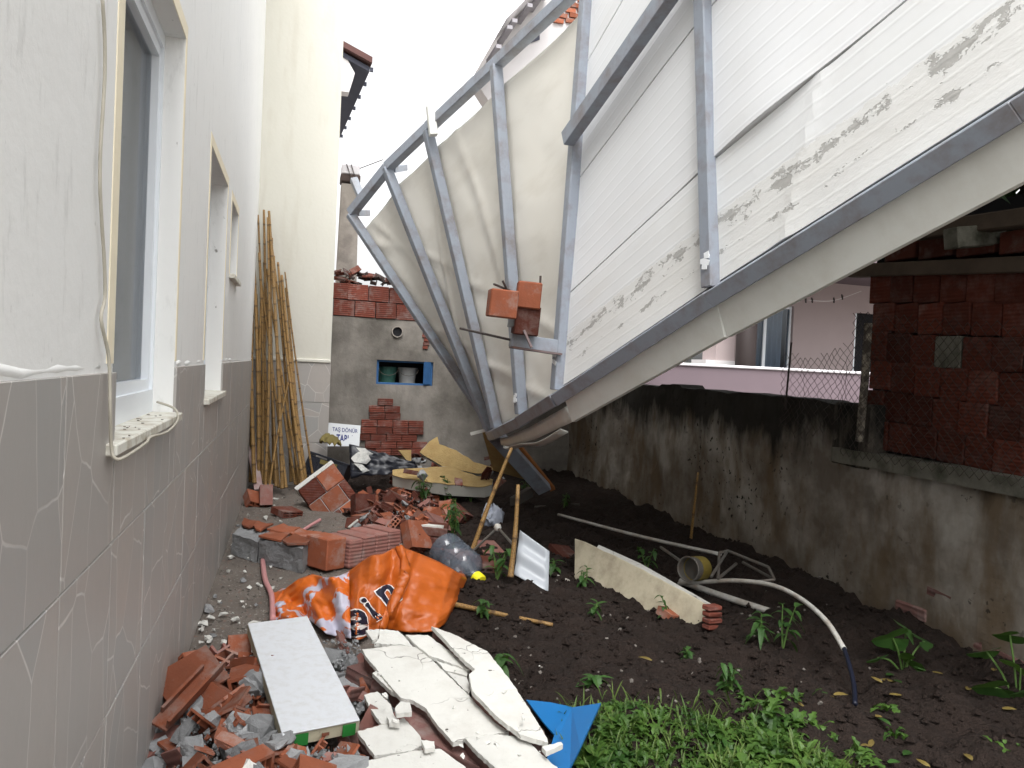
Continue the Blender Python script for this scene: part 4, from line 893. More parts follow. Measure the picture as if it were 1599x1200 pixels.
strew(7, ['white'], pxheap(areaA, .15), 'plaster_lump', 'small white plaster lump in the near heap beside the tiled wall', 'plaster', 'white lumps in the near heap', .35, .7)
brick_at(300, 1075, .10, (.5, -.35, .5), 'clay', 'large open hollow brick standing in the near heap against the tiled wall', .24, .2, .16)
brick_at(338, 1098, .10, (.3, .6, 1.0), 'clay', 'broken hollow brick showing its dark hole in the near heap', .16, .2, .12)
o = bpy.data.objects.new('brick_shard', L_mesh(.34)); o.data.materials.append(M['clay']); col.objects.link(o); o.location = onz(295, 1085, .17); o.rotation_euler = (.4, -.35, 1.0); tag(o, 'long channel-shaped orange brick strip leaning across the near heap', 'brick shard')
o = bpy.data.objects.new('brick_shard', L_mesh(.28)); o.data.materials.append(M['clay']); col.objects.link(o); o.location = onz(388, 1042, .13); o.rotation_euler = (.3, .3, 2.2); tag(o, 'long orange brick strip leaning against the white board', 'brick shard')
def areaB():
    while True:
        x, y = rnd.uniform(545, 705), rnd.uniform(760, 850); u_ = (x-625)/85; v_ = (y-808)/46
        if u_*u_+v_*v_ < 1: return x, y, .04+.22*(1-u_*u_-v_*v_)*rnd.uniform(.4, 1)
strew(120, ['shard', 'shard_dark', 'shard_dark', 'hollow', 'shard_pink'], pxheap(areaB, .2), 'brick_shard', 'broken red brick shard in the middle heap between bamboo and foam boards', 'brick shard', 'red shards in the middle heap', .6, 1.2)
strew(22, ['mortar'], pxheap(areaB, .2), 'mortar_lump', 'grey mortar lump in the middle heap between bamboo and foam boards', 'mortar', 'grey lumps in the middle heap', .5, .9)
def areaS(): return rnd.uniform(590, 850), rnd.uniform(1000, 1195), rnd.uniform(.235, .25)
strew(26, ['chip'], pxheap(areaS, 0), 'plaster_chip', 'tiny plaster crumb lying on the fallen white plaster slabs', 'plaster chip', 'crumbs on the plaster slabs', .15, .55, .2)
def areaC(): y = rnd.uniform(1000, 1150); return rnd.uniform(500+(y-1000)*.42, 560+(y-1000)*.45), y, rnd.uniform(.03, .10)
strew(30, ['shard', 'shard_pink', 'mortar', 'mortar'], pxheap(areaC, .1), 'rubble_piece', 'brick or mortar fragment between the white board and the plaster slabs', 'rubble', 'fragments beside the white board')
def areaD(): return rnd.uniform(600, 790), rnd.uniform(705, 760), rnd.uniform(.05, .35)
strew(40, ['shard_dark', 'shard_dark', 'mortar'], pxheap(areaD, .3), 'brick_shard', 'dark brick fragment heaped at the foot of the shed wall', 'brick shard', 'dark fragments under the shed wall', .8, 1.4)
strew(42, ['rooftile', 'rooftile', 'shard_dark'], lambda i: Vector((.46+(i*.041) % 1.75, YS+.05+rnd.uniform(-.05, .12), 2.49+rnd.uniform(0, .17)*(1-((i*.041) % 1.75)/3.2))), 'roof_tile_piece', 'sooty broken roof tile piece piled on top of the shed wall', 'roof tile', 'broken tiles on the shed wall', .9, 1.5, .35)
def areaE():
    y = rnd.uniform(745, 1010); lx = 395-(y-750)*.365; return rnd.uniform(lx, lx+110 if y > 880 else lx+95), y, .012
strew(75, ['chip'], pxheap(areaE, 0), 'plaster_chip', 'small white plaster chip scattered on the path along the tiled wall', 'plaster chip', 'white chips on the path', .4, 1.1, .2)
strew(16, ['shard', 'mortar', 'mortar'], pxheap(areaE, 0), 'rubble_piece', 'small brick or mortar piece scattered on the path along the tiled wall', 'rubble', 'pieces on the path', .2, .45, .3)
def areaF(): return rnd.uniform(740, 1450), rnd.uniform(880, 1110), .05
g = MB()
for k in range(700):
    if k < 600: y = rnd.uniform(760, 1190); lx = 395-(y-750)*.365; p = onz(rnd.uniform(lx, lx+190), y, .0)
    else: p = onz(*areaF())
    p.z = ground_z(p.x, p.y)+.003; s_ = rnd.uniform(.003, .010); g.box(p, (s_*2, s_*1.5, s_), Euler((rnd.random(), rnd.random(), rnd.random()*6)).to_matrix())
struct('grit', g, basic('brown_grit', (.15, .135, .12), .9, .5, 30, 0), 'stuff')
OCT = [(0, 2, 4), (2, 1, 4), (1, 3, 4), (3, 0, 4), (2, 0, 5), (1, 2, 5), (3, 1, 5), (0, 3, 5)]
def crumbs(n, fn, smin, smax, mt):
    g = MB()
    for k in range(n):
        x, y, z = fn(); p = onz(x, y, z*.75); s_ = rnd.uniform(smin, smax); ro = Euler((rnd.random()*3, rnd.random()*3, rnd.random()*6)).to_matrix()
        a = [Vector(v)*s_*rnd.uniform(.5, 1.2) for v in ((1, 0, 0), (-1, 0, 0), (0, .8, 0), (0, -.8, 0), (0, 0, .5), (0, 0, -.5))]; g.add([p+ro @ v for v in a], OCT)
    struct('rubble_crumbs', g, M[mt], 'stuff')
crumbs(900, areaA, .006, .022, 'mortar'); crumbs(450, areaA, .006, .02, 'clay'); crumbs(700, areaB, .010, .03, 'clay_dark'); crumbs(250, areaB, .008, .022, 'mortar'); crumbs(300, areaC, .006, .02, 'mortar')
g = MB()
for k in range(9000):   # soil clods
    y = .9+rnd.random()**1.4*6.5; x = rnd.uniform(soil_edge(y)+.05, 3.7); z = ground_z(x, y); s_ = rnd.uniform(.005, .014)+.022*rnd.random()**5
    q = [Vector((rnd.gauss(0, 1), rnd.gauss(0, 1), rnd.gauss(0, 1))).normalized()*s_ for _ in range(6)]
    a = [Vector((s_, 0, 0)), Vector((-s_, 0, 0)), Vector((0, s_, 0)), Vector((0, -s_, 0)), Vector((0, 0, s_*.8)), Vector((0, 0, -s_))]
    a = [v*rnd.uniform(.6, 1.2) for v in a]; g.add([Vector((x, y, z+s_*.3))+v for v in a], [(0, 2, 4), (2, 1, 4), (1, 3, 4), (3, 0, 4), (2, 0, 5), (1, 2, 5), (3, 1, 5), (0, 3, 5)])
struct('soil_clods', g, M['soil'], 'stuff')

# ------------------------------------------------------------------ foam boards, crate, sign
def board2(name, poly, P, n, t, m_top, m_core, lab, cat, skin=.006):
    P, n = Vector(P), Vector(n).normalized(); a = slab(poly, P, n, skin, 1.2, 9); bs_ = base_of(a.v); th = thing(name, lab, cat, (bs_.x, bs_.y, max(0, bs_.z-t)))
    part('foam', a, M[m_top], th); part('skin', slab(poly, P-n*(skin+.0003), n, t), M[m_core], th, .003); return th
board2('foam_board', [(613, 734), (655, 731), (700, 728), (745, 744), (770, 749), (768, 757), (757, 760), (700, 757), (640, 748), (613, 742)], at(690, 745, 8.2), (-.08, -.28, 1), .13, 'foam', 'foam_skin', 'yellow foam panel with pale thick edge lying flat on the heap', 'panel')
board2('foam_board', [(655, 706), (670, 690), (683, 682), (686, 694), (712, 703), (740, 722), (770, 730), (766, 741), (735, 738), (700, 732), (690, 728)], at(700, 712, 8.7), (-.25, -.75, .65), .05, 'foam', 'foam_skin', 'broken yellow foam panel leaning behind the flat one', 'panel')
solo('foam_piece', slab([(622, 703), (642, 703), (642, 722), (636, 720)], at(632, 712, 9.0), (-.1, -1, .3), .06), M['foam'], 'small pale yellow foam piece beside the black crate', 'panel')
# sign leaning on the shed wall
sg0 = [ony(510, 660, 9.98), ony(563, 665, 9.98), ony(561, 697, 9.86), ony(508, 697, 9.86)]
ex = (sg0[1]-sg0[0]).normalized(); ez = (sg0[0]-sg0[3]).normalized(); en = ex.cross(ez).normalized(); en = en if en.y < 0 else -en
sg = thing('sign', 'white sign with blue lettering leaning on the shed wall behind the crate', 'sign', base_of(sg0))
part('board', MB().prism(sg0, -en*.012), M['sign'], sg)
def text_mesh(s, size, bold=0):
    cu = bpy.data.curves.new('txt', 'FONT'); cu.body = s; cu.size = size; cu.offset = bold; cu.resolution_u = 4
    ob = bpy.data.objects.new('txt', cu); col.objects.link(ob); dg = bpy.context.evaluated_depsgraph_get(); me = bpy.data.meshes.new_from_object(ob.evaluated_get(dg)); bpy.data.objects.remove(ob); bpy.data.curves.remove(cu)
    return me
def text_mb(s, size, fn, bold=0):
    me = text_mesh(s, size, bold); b = MB(); b.v = [Vector(fn(v.co.x, v.co.y)) for v in me.vertices]; b.f = [tuple(p.vertices) for p in me.polygons]; bpy.data.meshes.remove(me); return b
Ws = (sg0[1]-sg0[0]).length; Hs = (sg0[0]-sg0[3]).length
part('lettering', text_mb('TAŞ DÖNÜR', .075, lambda x, y: sg0[3]+ex*(x*.72+.075)+ez*(y+Hs*.66)+en*.004, .001), M['sign_blue'], sg)
part('lettering', text_mb('TABLA', .12, lambda x, y: sg0[3]+ex*(x*.62+.13)+ez*(y*1.1+Hs*.24)+en*.004, .004), M['sign_blue'], sg)
# black crate
cp_ = at(512, 728, 8.9); crate = thing('black_crate', 'black plastic crate tipped on the rubble in front of the sign', 'crate', (cp_.x, cp_.y, .19), rot=(R(-14), R(16), R(-18)))
b = MB(); w, d_, h, t_ = .46, .36, .30, .012
b.box((0, -d_/2, 0), (w, t_, h-.08)); b.box((0, d_/2, 0), (w, t_, h)); b.box((-w/2+.006, 0, 0), (t_, d_-t_*1.1, h)); b.box((w/2-.006, 0, 0), (t_, d_-t_*1.1, h)); b.box((0, 0, -h/2+.006), (w-.03, d_-.03, t_))
part('body', b, M['black_plastic'], crate, world=False)
b = MB(); b.box((0, -d_/2-.008, h/2-.012), (w+.03, .03, .022)); b.box((0, d_/2+.008, h/2-.012), (w+.03, .03, .022)); b.box((-w/2-.008, 0, h/2-.012), (.03, d_-.02, .022)); b.box((w/2+.008, 0, h/2-.012), (.03, d_-.02, .022))
part('rim', b, M['black_plastic'], crate, .004, world=False)
for k in range(6): part('rib', MB().box((-w/2+.05+k*.072, -d_/2-.011, -.04), (.012, .012, .19)), M['black_plastic'], crate, world=False)
part('label_strip', MB().box((.02, -d_/2-.0145, h/2-.075), (.20, .006, .05)), M['yellow_cloth'], crate, world=False)
cc = at(516, 689, 8.85)
def cloth(c, sx, sy, sz, seed, n=18):
    b = MB(); b.grid(lambda u, v: c+Vector(((u-.5)*sx, (v-.5)*sy, sz*(1-((u-.5)*2)**2)*(1-((v-.5)*2)**2)-.15*sx*(u-.5)+.06*fbm((u*4, v*4, seed))-.2*sz)), n, n); return b
o = solo('yellow_cloth', cloth(cc, .24, .26, .08, 3), M['yellow_cloth'], 'dirty yellow cloth draped over the black crate', 'cloth', smooth=True); solidify(o, .006, 0)
# dark sheet with torn paper beside the crate
Pt = at(590, 715, 8.7); nt_ = Vector((-.15, -.75, .65)).normalized()
def sheet_grid(poly4, P, n, amp, seed, nu=26, nv=16):
    q = [onpl(x, y, P, n) for x, y in poly4]; b = MB()
    b.grid(lambda u, v: q[0].lerp(q[1], u).lerp(q[3].lerp(q[2], u), v)+n*(amp*fbm((u*3, v*3, seed))+amp*.4*fbm((u*9, v*9, seed))), nu, nv); return b
o = solo('dark_tarp', sheet_grid([(545, 694), (648, 722), (652, 731), (548, 748)], Pt, nt_, .05, 5), M['black_plastic'], 'crumpled dark plastic sheet spread right of the black crate', 'tarp', smooth=True); solidify(o, .006, 0)
for k, (pl) in enumerate(([(548, 716), (560, 706), (574, 708), (579, 718), (572, 725), (553, 722)], [(552, 724), (566, 726), (577, 735), (568, 738)], [(556, 699), (570, 700), (583, 709), (575, 711), (562, 706)])):
    solo('torn_paper', slab(pl, Pt+nt_*.055, nt_, .006, .8, 5), M['paper'], ['largest torn white paper scrap on the dark plastic sheet', 'lower torn paper scrap on the dark plastic sheet', 'upper grey paper scrap on the dark plastic sheet'][k], 'paper')

# ------------------------------------------------------------------ bamboo
def bamboo(a, b_, r_, node=.22, n=8, seg=3):
    a, b_ = Vector(a), Vector(b_); L = (b_-a).length; mb = MB(); t = (b_-a)/L; ref = t.orthogonal().normalized(); o_ = t.cross(ref); bend = ref*rnd.uniform(-.02, .02)*L+o_*rnd.uniform(-.015, .015)*L
    k = int(L/node)+1; rings = []
    for i in range(k):
        z0 = i*node; 
        for f, rr in ((0, 1.0), (.03, 1.16), (.07, 1.0), (.5, .94), (.95, .98)):
            z = z0+f*node
            if z <= L: rings.append((z, rr))
    rings.append((L, .95)); off = rnd.random()
    for z, rr in rings:
        f = z/L; rad = r_*rr*(1-.35*f); c_ = a+t*z+bend*math.sin(math.pi*f)
        for j in range(n+1):
            an = 2*math.pi*j/n; mb.v.append(c_+ref*(rad*math.cos(an))+o_*(rad*math.sin(an))); mb.uv[len(mb.v)-1] = (j/n, z/node)
    for i in range(len(rings)-1):
        for j in range(n): q = i*(n+1)+j; mb.f.append((q, q+1, q+n+2, q+n+1))
    mb.f.append(tuple(range(n))[::-1]); e = (len(rings)-1)*(n+1); mb.f.append(tuple(e+j for j in range(n)))
    return mb
G = 'bamboo canes leaning in the corner of the house'
canes = [((392, 735), (402, 312)), ((402, 740), (412, 328)), ((410, 742), (403, 336)), ((398, 738), (398, 350)), ((415, 745), (418, 340)), ((420, 740), (405, 395)), ((428, 742), (421, 360)), ((405, 735), (396, 390)), ((436, 738), (425, 372)), ((442, 735), (420, 330)), ((455, 742), (424, 380)), ((462, 744), (428, 400)), ((470, 742), (416, 420)), ((475, 738), (434, 410)), ((448, 738), (408, 440)), ((425, 738), (400, 460)), ((412, 738), (408, 470)), ((480, 744), (440, 430)), ((472, 736), (446, 450)), ((432, 736), (412, 410)), ((396, 732), (393, 430)), ((465, 745), (436, 445))]
for i, (bp, tp) in enumerate(canes):
    dp = 9.02-.12*(i % 4); a = at(*bp, 8.7-.10*(i % 5)); a.z = max(.03, .05+rnd.uniform(0, .05)); a.y = min(a.y, 9.05); b_ = ony(*tp, 9.235-.022*(i % 6))
    solo('bamboo_cane', bamboo(a, b_, rnd.uniform(.014, .024), rnd.uniform(.17, .27)), M['bamboo'], 'tan bamboo cane in the bundle leaning in the corner of the house', 'bamboo', G, smooth=True)
solo('bamboo_cane', bamboo(ony(488, 740, 8.75), ony(445, 425, 9.24), .013, .16), M['bamboo'], 'thin dark-spotted bamboo cane standing apart at the right of the bundle', 'bamboo', G, smooth=True)
solo('bamboo_cane', bamboo(at(420, 765, 8.2), at(452, 590, 8.5), .013, .3), M['bamboo'], 'short thin cane leaning across the front of the bamboo bundle', 'bamboo', G, smooth=True)
solo('bamboo_cane', bamboo(at(735, 868, 5.8), at(799, 700, 5.9), .020, .26), M['bamboo'], 'slanted bamboo cane stuck in the soil behind the water jug', 'bamboo', smooth=True)
solo('bamboo_cane', bamboo(at(797, 902, 5.0), at(809, 757, 5.1), .020, .25), M['bamboo'], 'upright bamboo cane stuck in the soil beside the ribbed sheet', 'bamboo', smooth=True)
solo('bamboo_cane', bamboo(onz(700, 942, .06), onz(863, 976, .05), .017, .3), M['bamboo'], 'bamboo cane lying on the soil right of the orange banner', 'bamboo', smooth=True)
solo('bamboo_cane', bamboo(onz(1078, 850, .0), at(1090, 738, 6.6), .014, .3), M['bamboo'], 'thin bamboo cane standing against the dark garden wall', 'bamboo', smooth=True)
pl_ = MB().bar(at(404, 765, 8.4), at(388, 668, 8.75), .095, .04, Vector((1, 0, 0))); solo('plank', pl_, M['hose_pink'] if 0 else basic('pinkish_plank', (.45, .36, .35), .8, .15, 6, .3, dirt=(.35, .18, .16), dsc=7, damt=.7), 'pale pinkish plank leaning in the corner left of the bamboo', 'plank', bevel=.004)

# ------------------------------------------------------------------ orange banner
TOPL = [(528, 905), (545, 893), (562, 880), (580, 868), (598, 866), (612, 858), (622, 854), (640, 860), (660, 868), (684, 878), (706, 890), (720, 899), (729, 905)]
BOTL = [(540, 990), (548, 995), (556, 1000), (566, 998), (578, 990), (592, 985), (606, 984), (622, 986), (640, 988), (660, 988), (678, 986), (694, 975), (706, 955)]
nb_ = len(TOPL)
def ban(u, v):
    k = u*(nb_-1); i = min(int(k), nb_-2); f = k-i
    tx, ty = [TOPL[i][j]+(TOPL[i+1][j]-TOPL[i][j])*f for j in (0, 1)]; bx, by = [BOTL[i][j]+(BOTL[i+1][j]-BOTL[i][j])*f for j in (0, 1)]
    x, y = bx+(tx-bx)*v, by+(ty-by)*v
    bd_ = (onz(bx, by, .03)-CAM).dot(fw); dep = bd_+.42*v**1.4+.10*math.sin(u*9+1.2*v)*(.25+v)*.35
    fold = .035*math.sin(u*26+3*v)*math.exp(-((u-.30)/.22)**2)+.02*math.sin(u*13-6*v)+.025*fbm((u*3, v*3, 1))+.012*fbm((u*9, v*9, 4))
    crease = -.05*math.exp(-abs(u-(.56+.12*(v-.6)))/.018)*(v > .15)+.03*math.exp(-abs(u-(.60+.12*(v-.6)))/.03)
    return at(x, y, dep+fold+crease)
b = MB(); b.grid(ban, 90, 46, flip=False)
bn = thing('orange_banner', 'crumpled orange vinyl banner with navy letters draped over the rubble', 'banner', base_of(b.v))
sheet = part('sheet', b, M['orange'], bn, smooth=True); solidify(sheet, .004, 0)
bvh = BVHTree.FromPolygons(b.v, b.f)
backb = MB(); backb.grid(lambda u, v: ban(u, 1)+Vector((.05*v, .42*v, -(ban(u, 1).z-.05)*v**1.5+.03*fbm((u*4, v*4, 8))*v)), 50, 14, flip=True); solidify(part('back_fold', backb, M['orange'], bn, smooth=True), .004, 0)
FT = [(575, 880), (600, 868), (616, 856), (626, 862), (630, 880), (628, 905), (624, 935), (600, 985)]
# raised fold running down the front
fp = [(624, 858), (632, 878), (632, 902), (620, 930), (606, 955), (596, 984)]
def onban(x, y, lift=.004):
    d = ray(x, y).normalized(); h = bvh.ray_cast(CAM, d)
    if h[0] is None: return at(x, y, 4.6)
    n = h[1] if h[1].dot(d) < 0 else -h[1]; return h[0]+n*lift
ff = MB(); nF = 40
def foldfn(u, v):
    q = [Vector((*p, 0)) for p in fp]; k = u*(len(q)-1); i = min(int(k), len(q)-2); c_ = q[i].lerp(q[i+1], k-i); wd_ = 13*(1-.35*u)
    return onban(c_.x+(v-.5)*2*wd_*.6, c_.y+(v-.5)*6, .004+.030*(1-abs(2*v-1)**1.6)*(1-.55*u))
ff.grid(foldfn, nF, 10); solidify(part('fold', ff, M['orange'], bn, smooth=True), .004, 0)
def letter(s, cx, cy, size, ang, shear, bold, lift, mt):
    me = text_mesh(s, 1.0, bold); bm = bmesh.new(); bm.from_mesh(me); bmesh.ops.triangulate(bm, faces=bm.faces)
    for _ in range(2): bmesh.ops.subdivide_edges(bm, edges=[e for e in bm.edges if e.calc_length() > .08], cuts=1, use_grid_fill=False); bmesh.ops.triangulate(bm, faces=bm.faces)
    b = MB(); xs = [v.co.x for v in bm.verts]; ox = (min(xs)+max(xs))/2; ca, sa = math.cos(ang), math.sin(ang); bm.verts.index_update()
    for v in bm.verts:
        x, y = (v.co.x-ox)+shear*v.co.y, v.co.y-.3; X, Y = x*ca-y*sa, x*sa+y*ca; b.v.append(onban(cx+X*size, cy-Y*size, lift))
    b.f = [tuple(v.index for v in f.verts) for f in bm.faces]; bm.free(); part('print', b, M[mt], bn)
for (s, cx, cy, size, ang, sh) in (('e', 555, 968, 80, R(2), 0), ('i', 583, 950, 62, R(28), -.25), ('n', 606, 925, 62, R(30), -.15)):
    letter(s, cx, cy, size, ang, sh, .045, .0055, 'offwhite'); letter(s, cx, cy, size, ang, sh, .018, .0085, 'navy')
TOP2 = [(421, 955), (432, 935), (448, 918), (466, 905), (488, 897), (510, 903), (530, 900), (545, 893)]
BOT2 = [(424, 966), (440, 970), (458, 968), (476, 966), (492, 975), (510, 990), (528, 995), (548, 997)]
def ban2(u, v):
    k = u*7; i = min(int(k), 6); f = k-i
    tx, ty = [TOP2[i][j]+(TOP2[i+1][j]-TOP2[i][j])*f for j in (0, 1)]; bx, by = [BOT2[i][j]+(BOT2[i+1][j]-BOT2[i][j])*f for j in (0, 1)]
    dep = (onz(bx, by, .03)-CAM).dot(fw)+.32*v
    return at(bx+(tx-bx)*v, by+(ty-by)*v, dep+.05*math.sin(u*17+4*v)+.05*fbm((u*5, v*4, 6)))
b = MB(); b.grid(ban2, 50, 24); o = part('white_printed_end', b, M['banner_white'], bn, smooth=True); solidify(o, .004, 0); o['label'] = 'crumpled white and orange end of the banner'
b = MB(); b.grid(lambda u, v: ban2(u, 1)+Vector((.0, .22*v, -(ban2(u, 1).z-.03)*v)), 30, 6, flip=True); solidify(part('back_fold', b, M['banner_white'], bn, smooth=True), .004, 0)

# ------------------------------------------------------------------ water jug, bag, pipes
jug = thing('water_jug', 'clear water cooler jug with yellow cap lying by the orange banner', 'jug', onz(720, 912, .03))
ja, jb = at(692, 864, 5.42), at(741, 908, 5.14); jd = (jb-ja).normalized(); L = .42
jb = ja+jd*L
prof = [(0, .02), (.0, .10), (.010, .122), (.02, .128), (.095, .128), (.105, .112), (.125, .112), (.135, .128), (.205, .128), (.215, .112), (.235, .112), (.245, .128), (.30, .126), (.335, .10), (.365, .05), (.38, .032), (.42, .030)]
ja += Vector((0, 0, .035))
b = MB().tube([ja+jd*(x+i*1e-5) for i, (x, _) in enumerate(prof)], [r_ for _, r_ in prof], 28, False); part('body', b, M['jug'], jug, smooth=True)
part('cap', MB().tube([ja+jd*.40, ja+jd*.402, ja+jd*.452, ja+jd*.46], [.037, .045, .045, .036], 20), M['yellow'], jug)
bgp = onz(768, 822, .05); b = MB()
b.grid(lambda u, v: bgp+Vector((.10*math.cos(u*6.283)*math.sin(v*3.14)*(1+.35*fbm((u*5, v*4, 2))), .08*math.sin(u*6.283)*math.sin(v*3.14)*(1+.3*fbm((u*5, v*4, 7))), .08+.09*math.cos(v*3.14)+.07*fbm((math.cos(u*6.28)*3, math.sin(u*6.28)*3, v*4)))), 32, 18)
solo('plastic_bag', b, M['bag'], 'crumpled pale plastic bag on the soil behind the slanted cane', 'bag', smooth=True)
kp = at(777, 824, 5.7)
pp = thing('bent_pipe', 'thin grey pipe bent at a white knob beside the upright cane', 'pipe', onz(738, 862, 0))
part('tube', MB().tube([at(737, 862, 5.65), kp], .009, 7).tube([kp, at(805, 855, 5.45)], .011, 7), M['galv'], pp); part('knob', MB().tube([kp-Vector((0, 0, .028)), kp-Vector((0, 0, .022)), kp, kp+Vector((0, 0, .022)), kp+Vector((0, 0, .028))], [.01, .022, .03, .022, .01], 12), M['pipe'], pp, smooth=True)
def pipe(name, pts, r_, mt, lab, cat): return solo(name, MB().tube(smoothpts(pts, 7), r_, 10), M[mt], lab, cat, smooth=True)
pipe('hose', [onz(410, 875, .03), onz(414, 905, .03), onz(424, 930, .03), onz(426, 968, .03)], .017, 'hose_pink', 'pink hose emerging from under the mortared chunk towards the banner', 'hose')
pipe('hose', [at(463, 836, 6.5), at(480, 824, 6.7), at(500, 812, 6.9)], .015, 'hose_pink', 'short pink hose end sticking out behind the mortared chunks', 'hose')
pipe('conduit', [at(1060, 912, 5.2), at(1100, 909, 5.0), at(1150, 907, 4.8), at(1205, 914, 4.55), at(1250, 935, 4.3), at(1290, 970, 4.05), at(1318, 1014, 3.85)], 0.0135, 'pipe', 'curved white conduit arching out of the soil on the right', 'pipe')
pipe('hose', [at(1318, 1013, 3.85), at(1328, 1045, 3.70), at(1334, 1075, 3.58), at(1335, 1100, 3.45)], .011, 'hose_navy', 'dark navy hose running from the conduit into the soil', 'hose')
pipe('pipe', [onz(1062, 908, .08), onz(1140, 935, .06), onz(1236, 966, .05)], .021, 'pipe', 'straight dirty white pipe lying on the soil behind the cream chunk', 'pipe')
pipe('pole', [onz(872, 804, .10), onz(1000, 838, .15), onz(1125, 866, .22)], .014, 'pipe', 'long thin grey pole leaning low along the garden wall', 'pole')
pipe('stick', [onz(835, 792, .05), onz(905, 788, .05)], .012, 'galv', 'dark stick with pale end lying under the collapsed wall', 'stick')
pipe('stick', [onz(852, 892, .03), onz(888, 908, .02)], .012, 'pipe', 'short pale pipe stub behind the ribbed sheet', 'stick')
pipe('pipe', [onz(545, 824, .06), onz(560, 812, .09), onz(578, 803, .10)], .012, 'pipe', 'thin pale pipe end beside the tilted wall chunk', 'pipe')
z8 = lambda x, y: (1000+.2126*x, 820+.2126*y)
fr = thing('tube_frame', 'bent grey metal tube frame lying at the foot of the garden wall', 'frame', onz(*z8(570, 400), 0))
D8 = 5.05
for a, c_ in (((580, 205), (570, 395)), ((640, 190), (520, 380)), ((640, 190), (940, 310)), ((570, 395), (705, 285)), ((750, 275), (985, 402)), ((985, 402), (870, 415)), ((940, 310), (985, 402)), ((580, 205), (640, 190))):
    da = D8-.25*(a[1] > 300); db = D8-.25*(c_[1] > 300); part('tube', MB().tube([at(*z8(*a), da), at(*z8(*c_), db)], .0095, 7), M['galv'], fr)
dr_ = thing('tin_can', 'tin can with yellow band lying open-ended beside the tube frame', 'can', onz(*z8(360, 405), 0))
ca, cb = at(*z8(350, 325), 4.95), at(*z8(450, 318), 5.06); ax = (cb-ca).normalized()
part('body', MB().tube([ca, cb], .076, 24, False), M['galv'], dr_, smooth=True); part('band', MB().tube([ca.lerp(cb, .4), ca.lerp(cb, .4001), ca.lerp(cb, .97), ca.lerp(cb, .98)], [.07, .0785, .0785, .07], 24, False), basic('dull_yellow', (.16, .12, .025), .6, .3, 9, 0), dr_); part('bottom', MB().tube([ca.lerp(cb, .5), ca.lerp(cb, .52)], .0755, 24), M['galv'], dr_)
part('rim', MB().tube([ca+Vector((0, 0, 0))+(ax.orthogonal().normalized()*math.cos(a)+ax.cross(ax.orthogonal().normalized())*math.sin(a))*.078 for a in [2*math.pi*i/24 for i in range(25)]], .005, 6, False), M['galv'], dr_)
part('handle', MB().tube([at(*z8(290, 262), 5.0), at(*z8(150, 165), 5.3)], .010, 7), M['galv'], dr_)

# ------------------------------------------------------------------ plants
def leaf(mb, base, dir_, L, w, droop=.4, lobes=0, n=4):
    d = Vector(dir_).normalized(); side = d.cross(Vector((0, 0, 1))); side = side.normalized() if side.length > .05 else Vector((1, 0, 0)); upv = side.cross(d)
    b0 = len(mb.v); 
    for i in range(n+1):
        f = i/n; c_ = base+d*(L*f)+Vector((0, 0, -droop*L*f*f))
        ww = w*math.sin(math.pi*min(.97, f*.82+.13))*(1+(.35*(1 if i % 2 else -1) if lobes and 0 < i < n else 0))
        if i == n: mb.v.append(c_); continue
        mb.v += [c_-side*ww/2+upv*ww*.14, c_, c_+side*ww/2+upv*ww*.14]
    for i in range(n-1):
        q = b0+i*3; mb.f += [(q, q+1, q+4, q+3), (q+1, q+2, q+5, q+4)]
    q = b0+(n-1)*3; e = b0+n*3; mb.f += [(q, q+1, e), (q+1, q+2, e)]
def seedling(x, y, h, nl, lab, spread=.6, lm='leaf', ll=.09, lw=.042, group='seedlings in the soil bed', z=None):
    p = onz(x, y, .03); p.z = ground_z(p.x, p.y)-.01
    th = thing('seedling', lab, 'plant', p, group); fo = MB(); st = MB(); ns = max(1, nl//6); sz_ = rnd.uniform(.6, 1.05)
    for s_ in range(ns):
        an = rnd.uniform(0, 6.28); lean = Vector((math.cos(an), math.sin(an), 0))*rnd.uniform(0, spread)*h*.6; tip = p+lean+Vector((0, 0, h*rnd.uniform(.75, 1.05)))
        st.tube([p, p.lerp(tip, .5)+Vector((rnd.uniform(-.01, .01), rnd.uniform(-.01, .01), .01)), tip], [.006, .005, .003], 5)
        for k in range(nl//ns+1):
            f = .25+.75*k/(nl//ns+.001); f = min(1, f); a2 = k*2.4+rnd.random(); q = p.lerp(tip, f)
            leaf(fo, q, (math.cos(a2), math.sin(a2), rnd.uniform(-.1, .7)), ll*sz_*rnd.uniform(.45, 1.35), lw*sz_*rnd.uniform(.6, 1.3), rnd.uniform(.1, 1.2))
    part('stem', st, M['stem'], th); part('foliage', fo, M[lm], th); return th
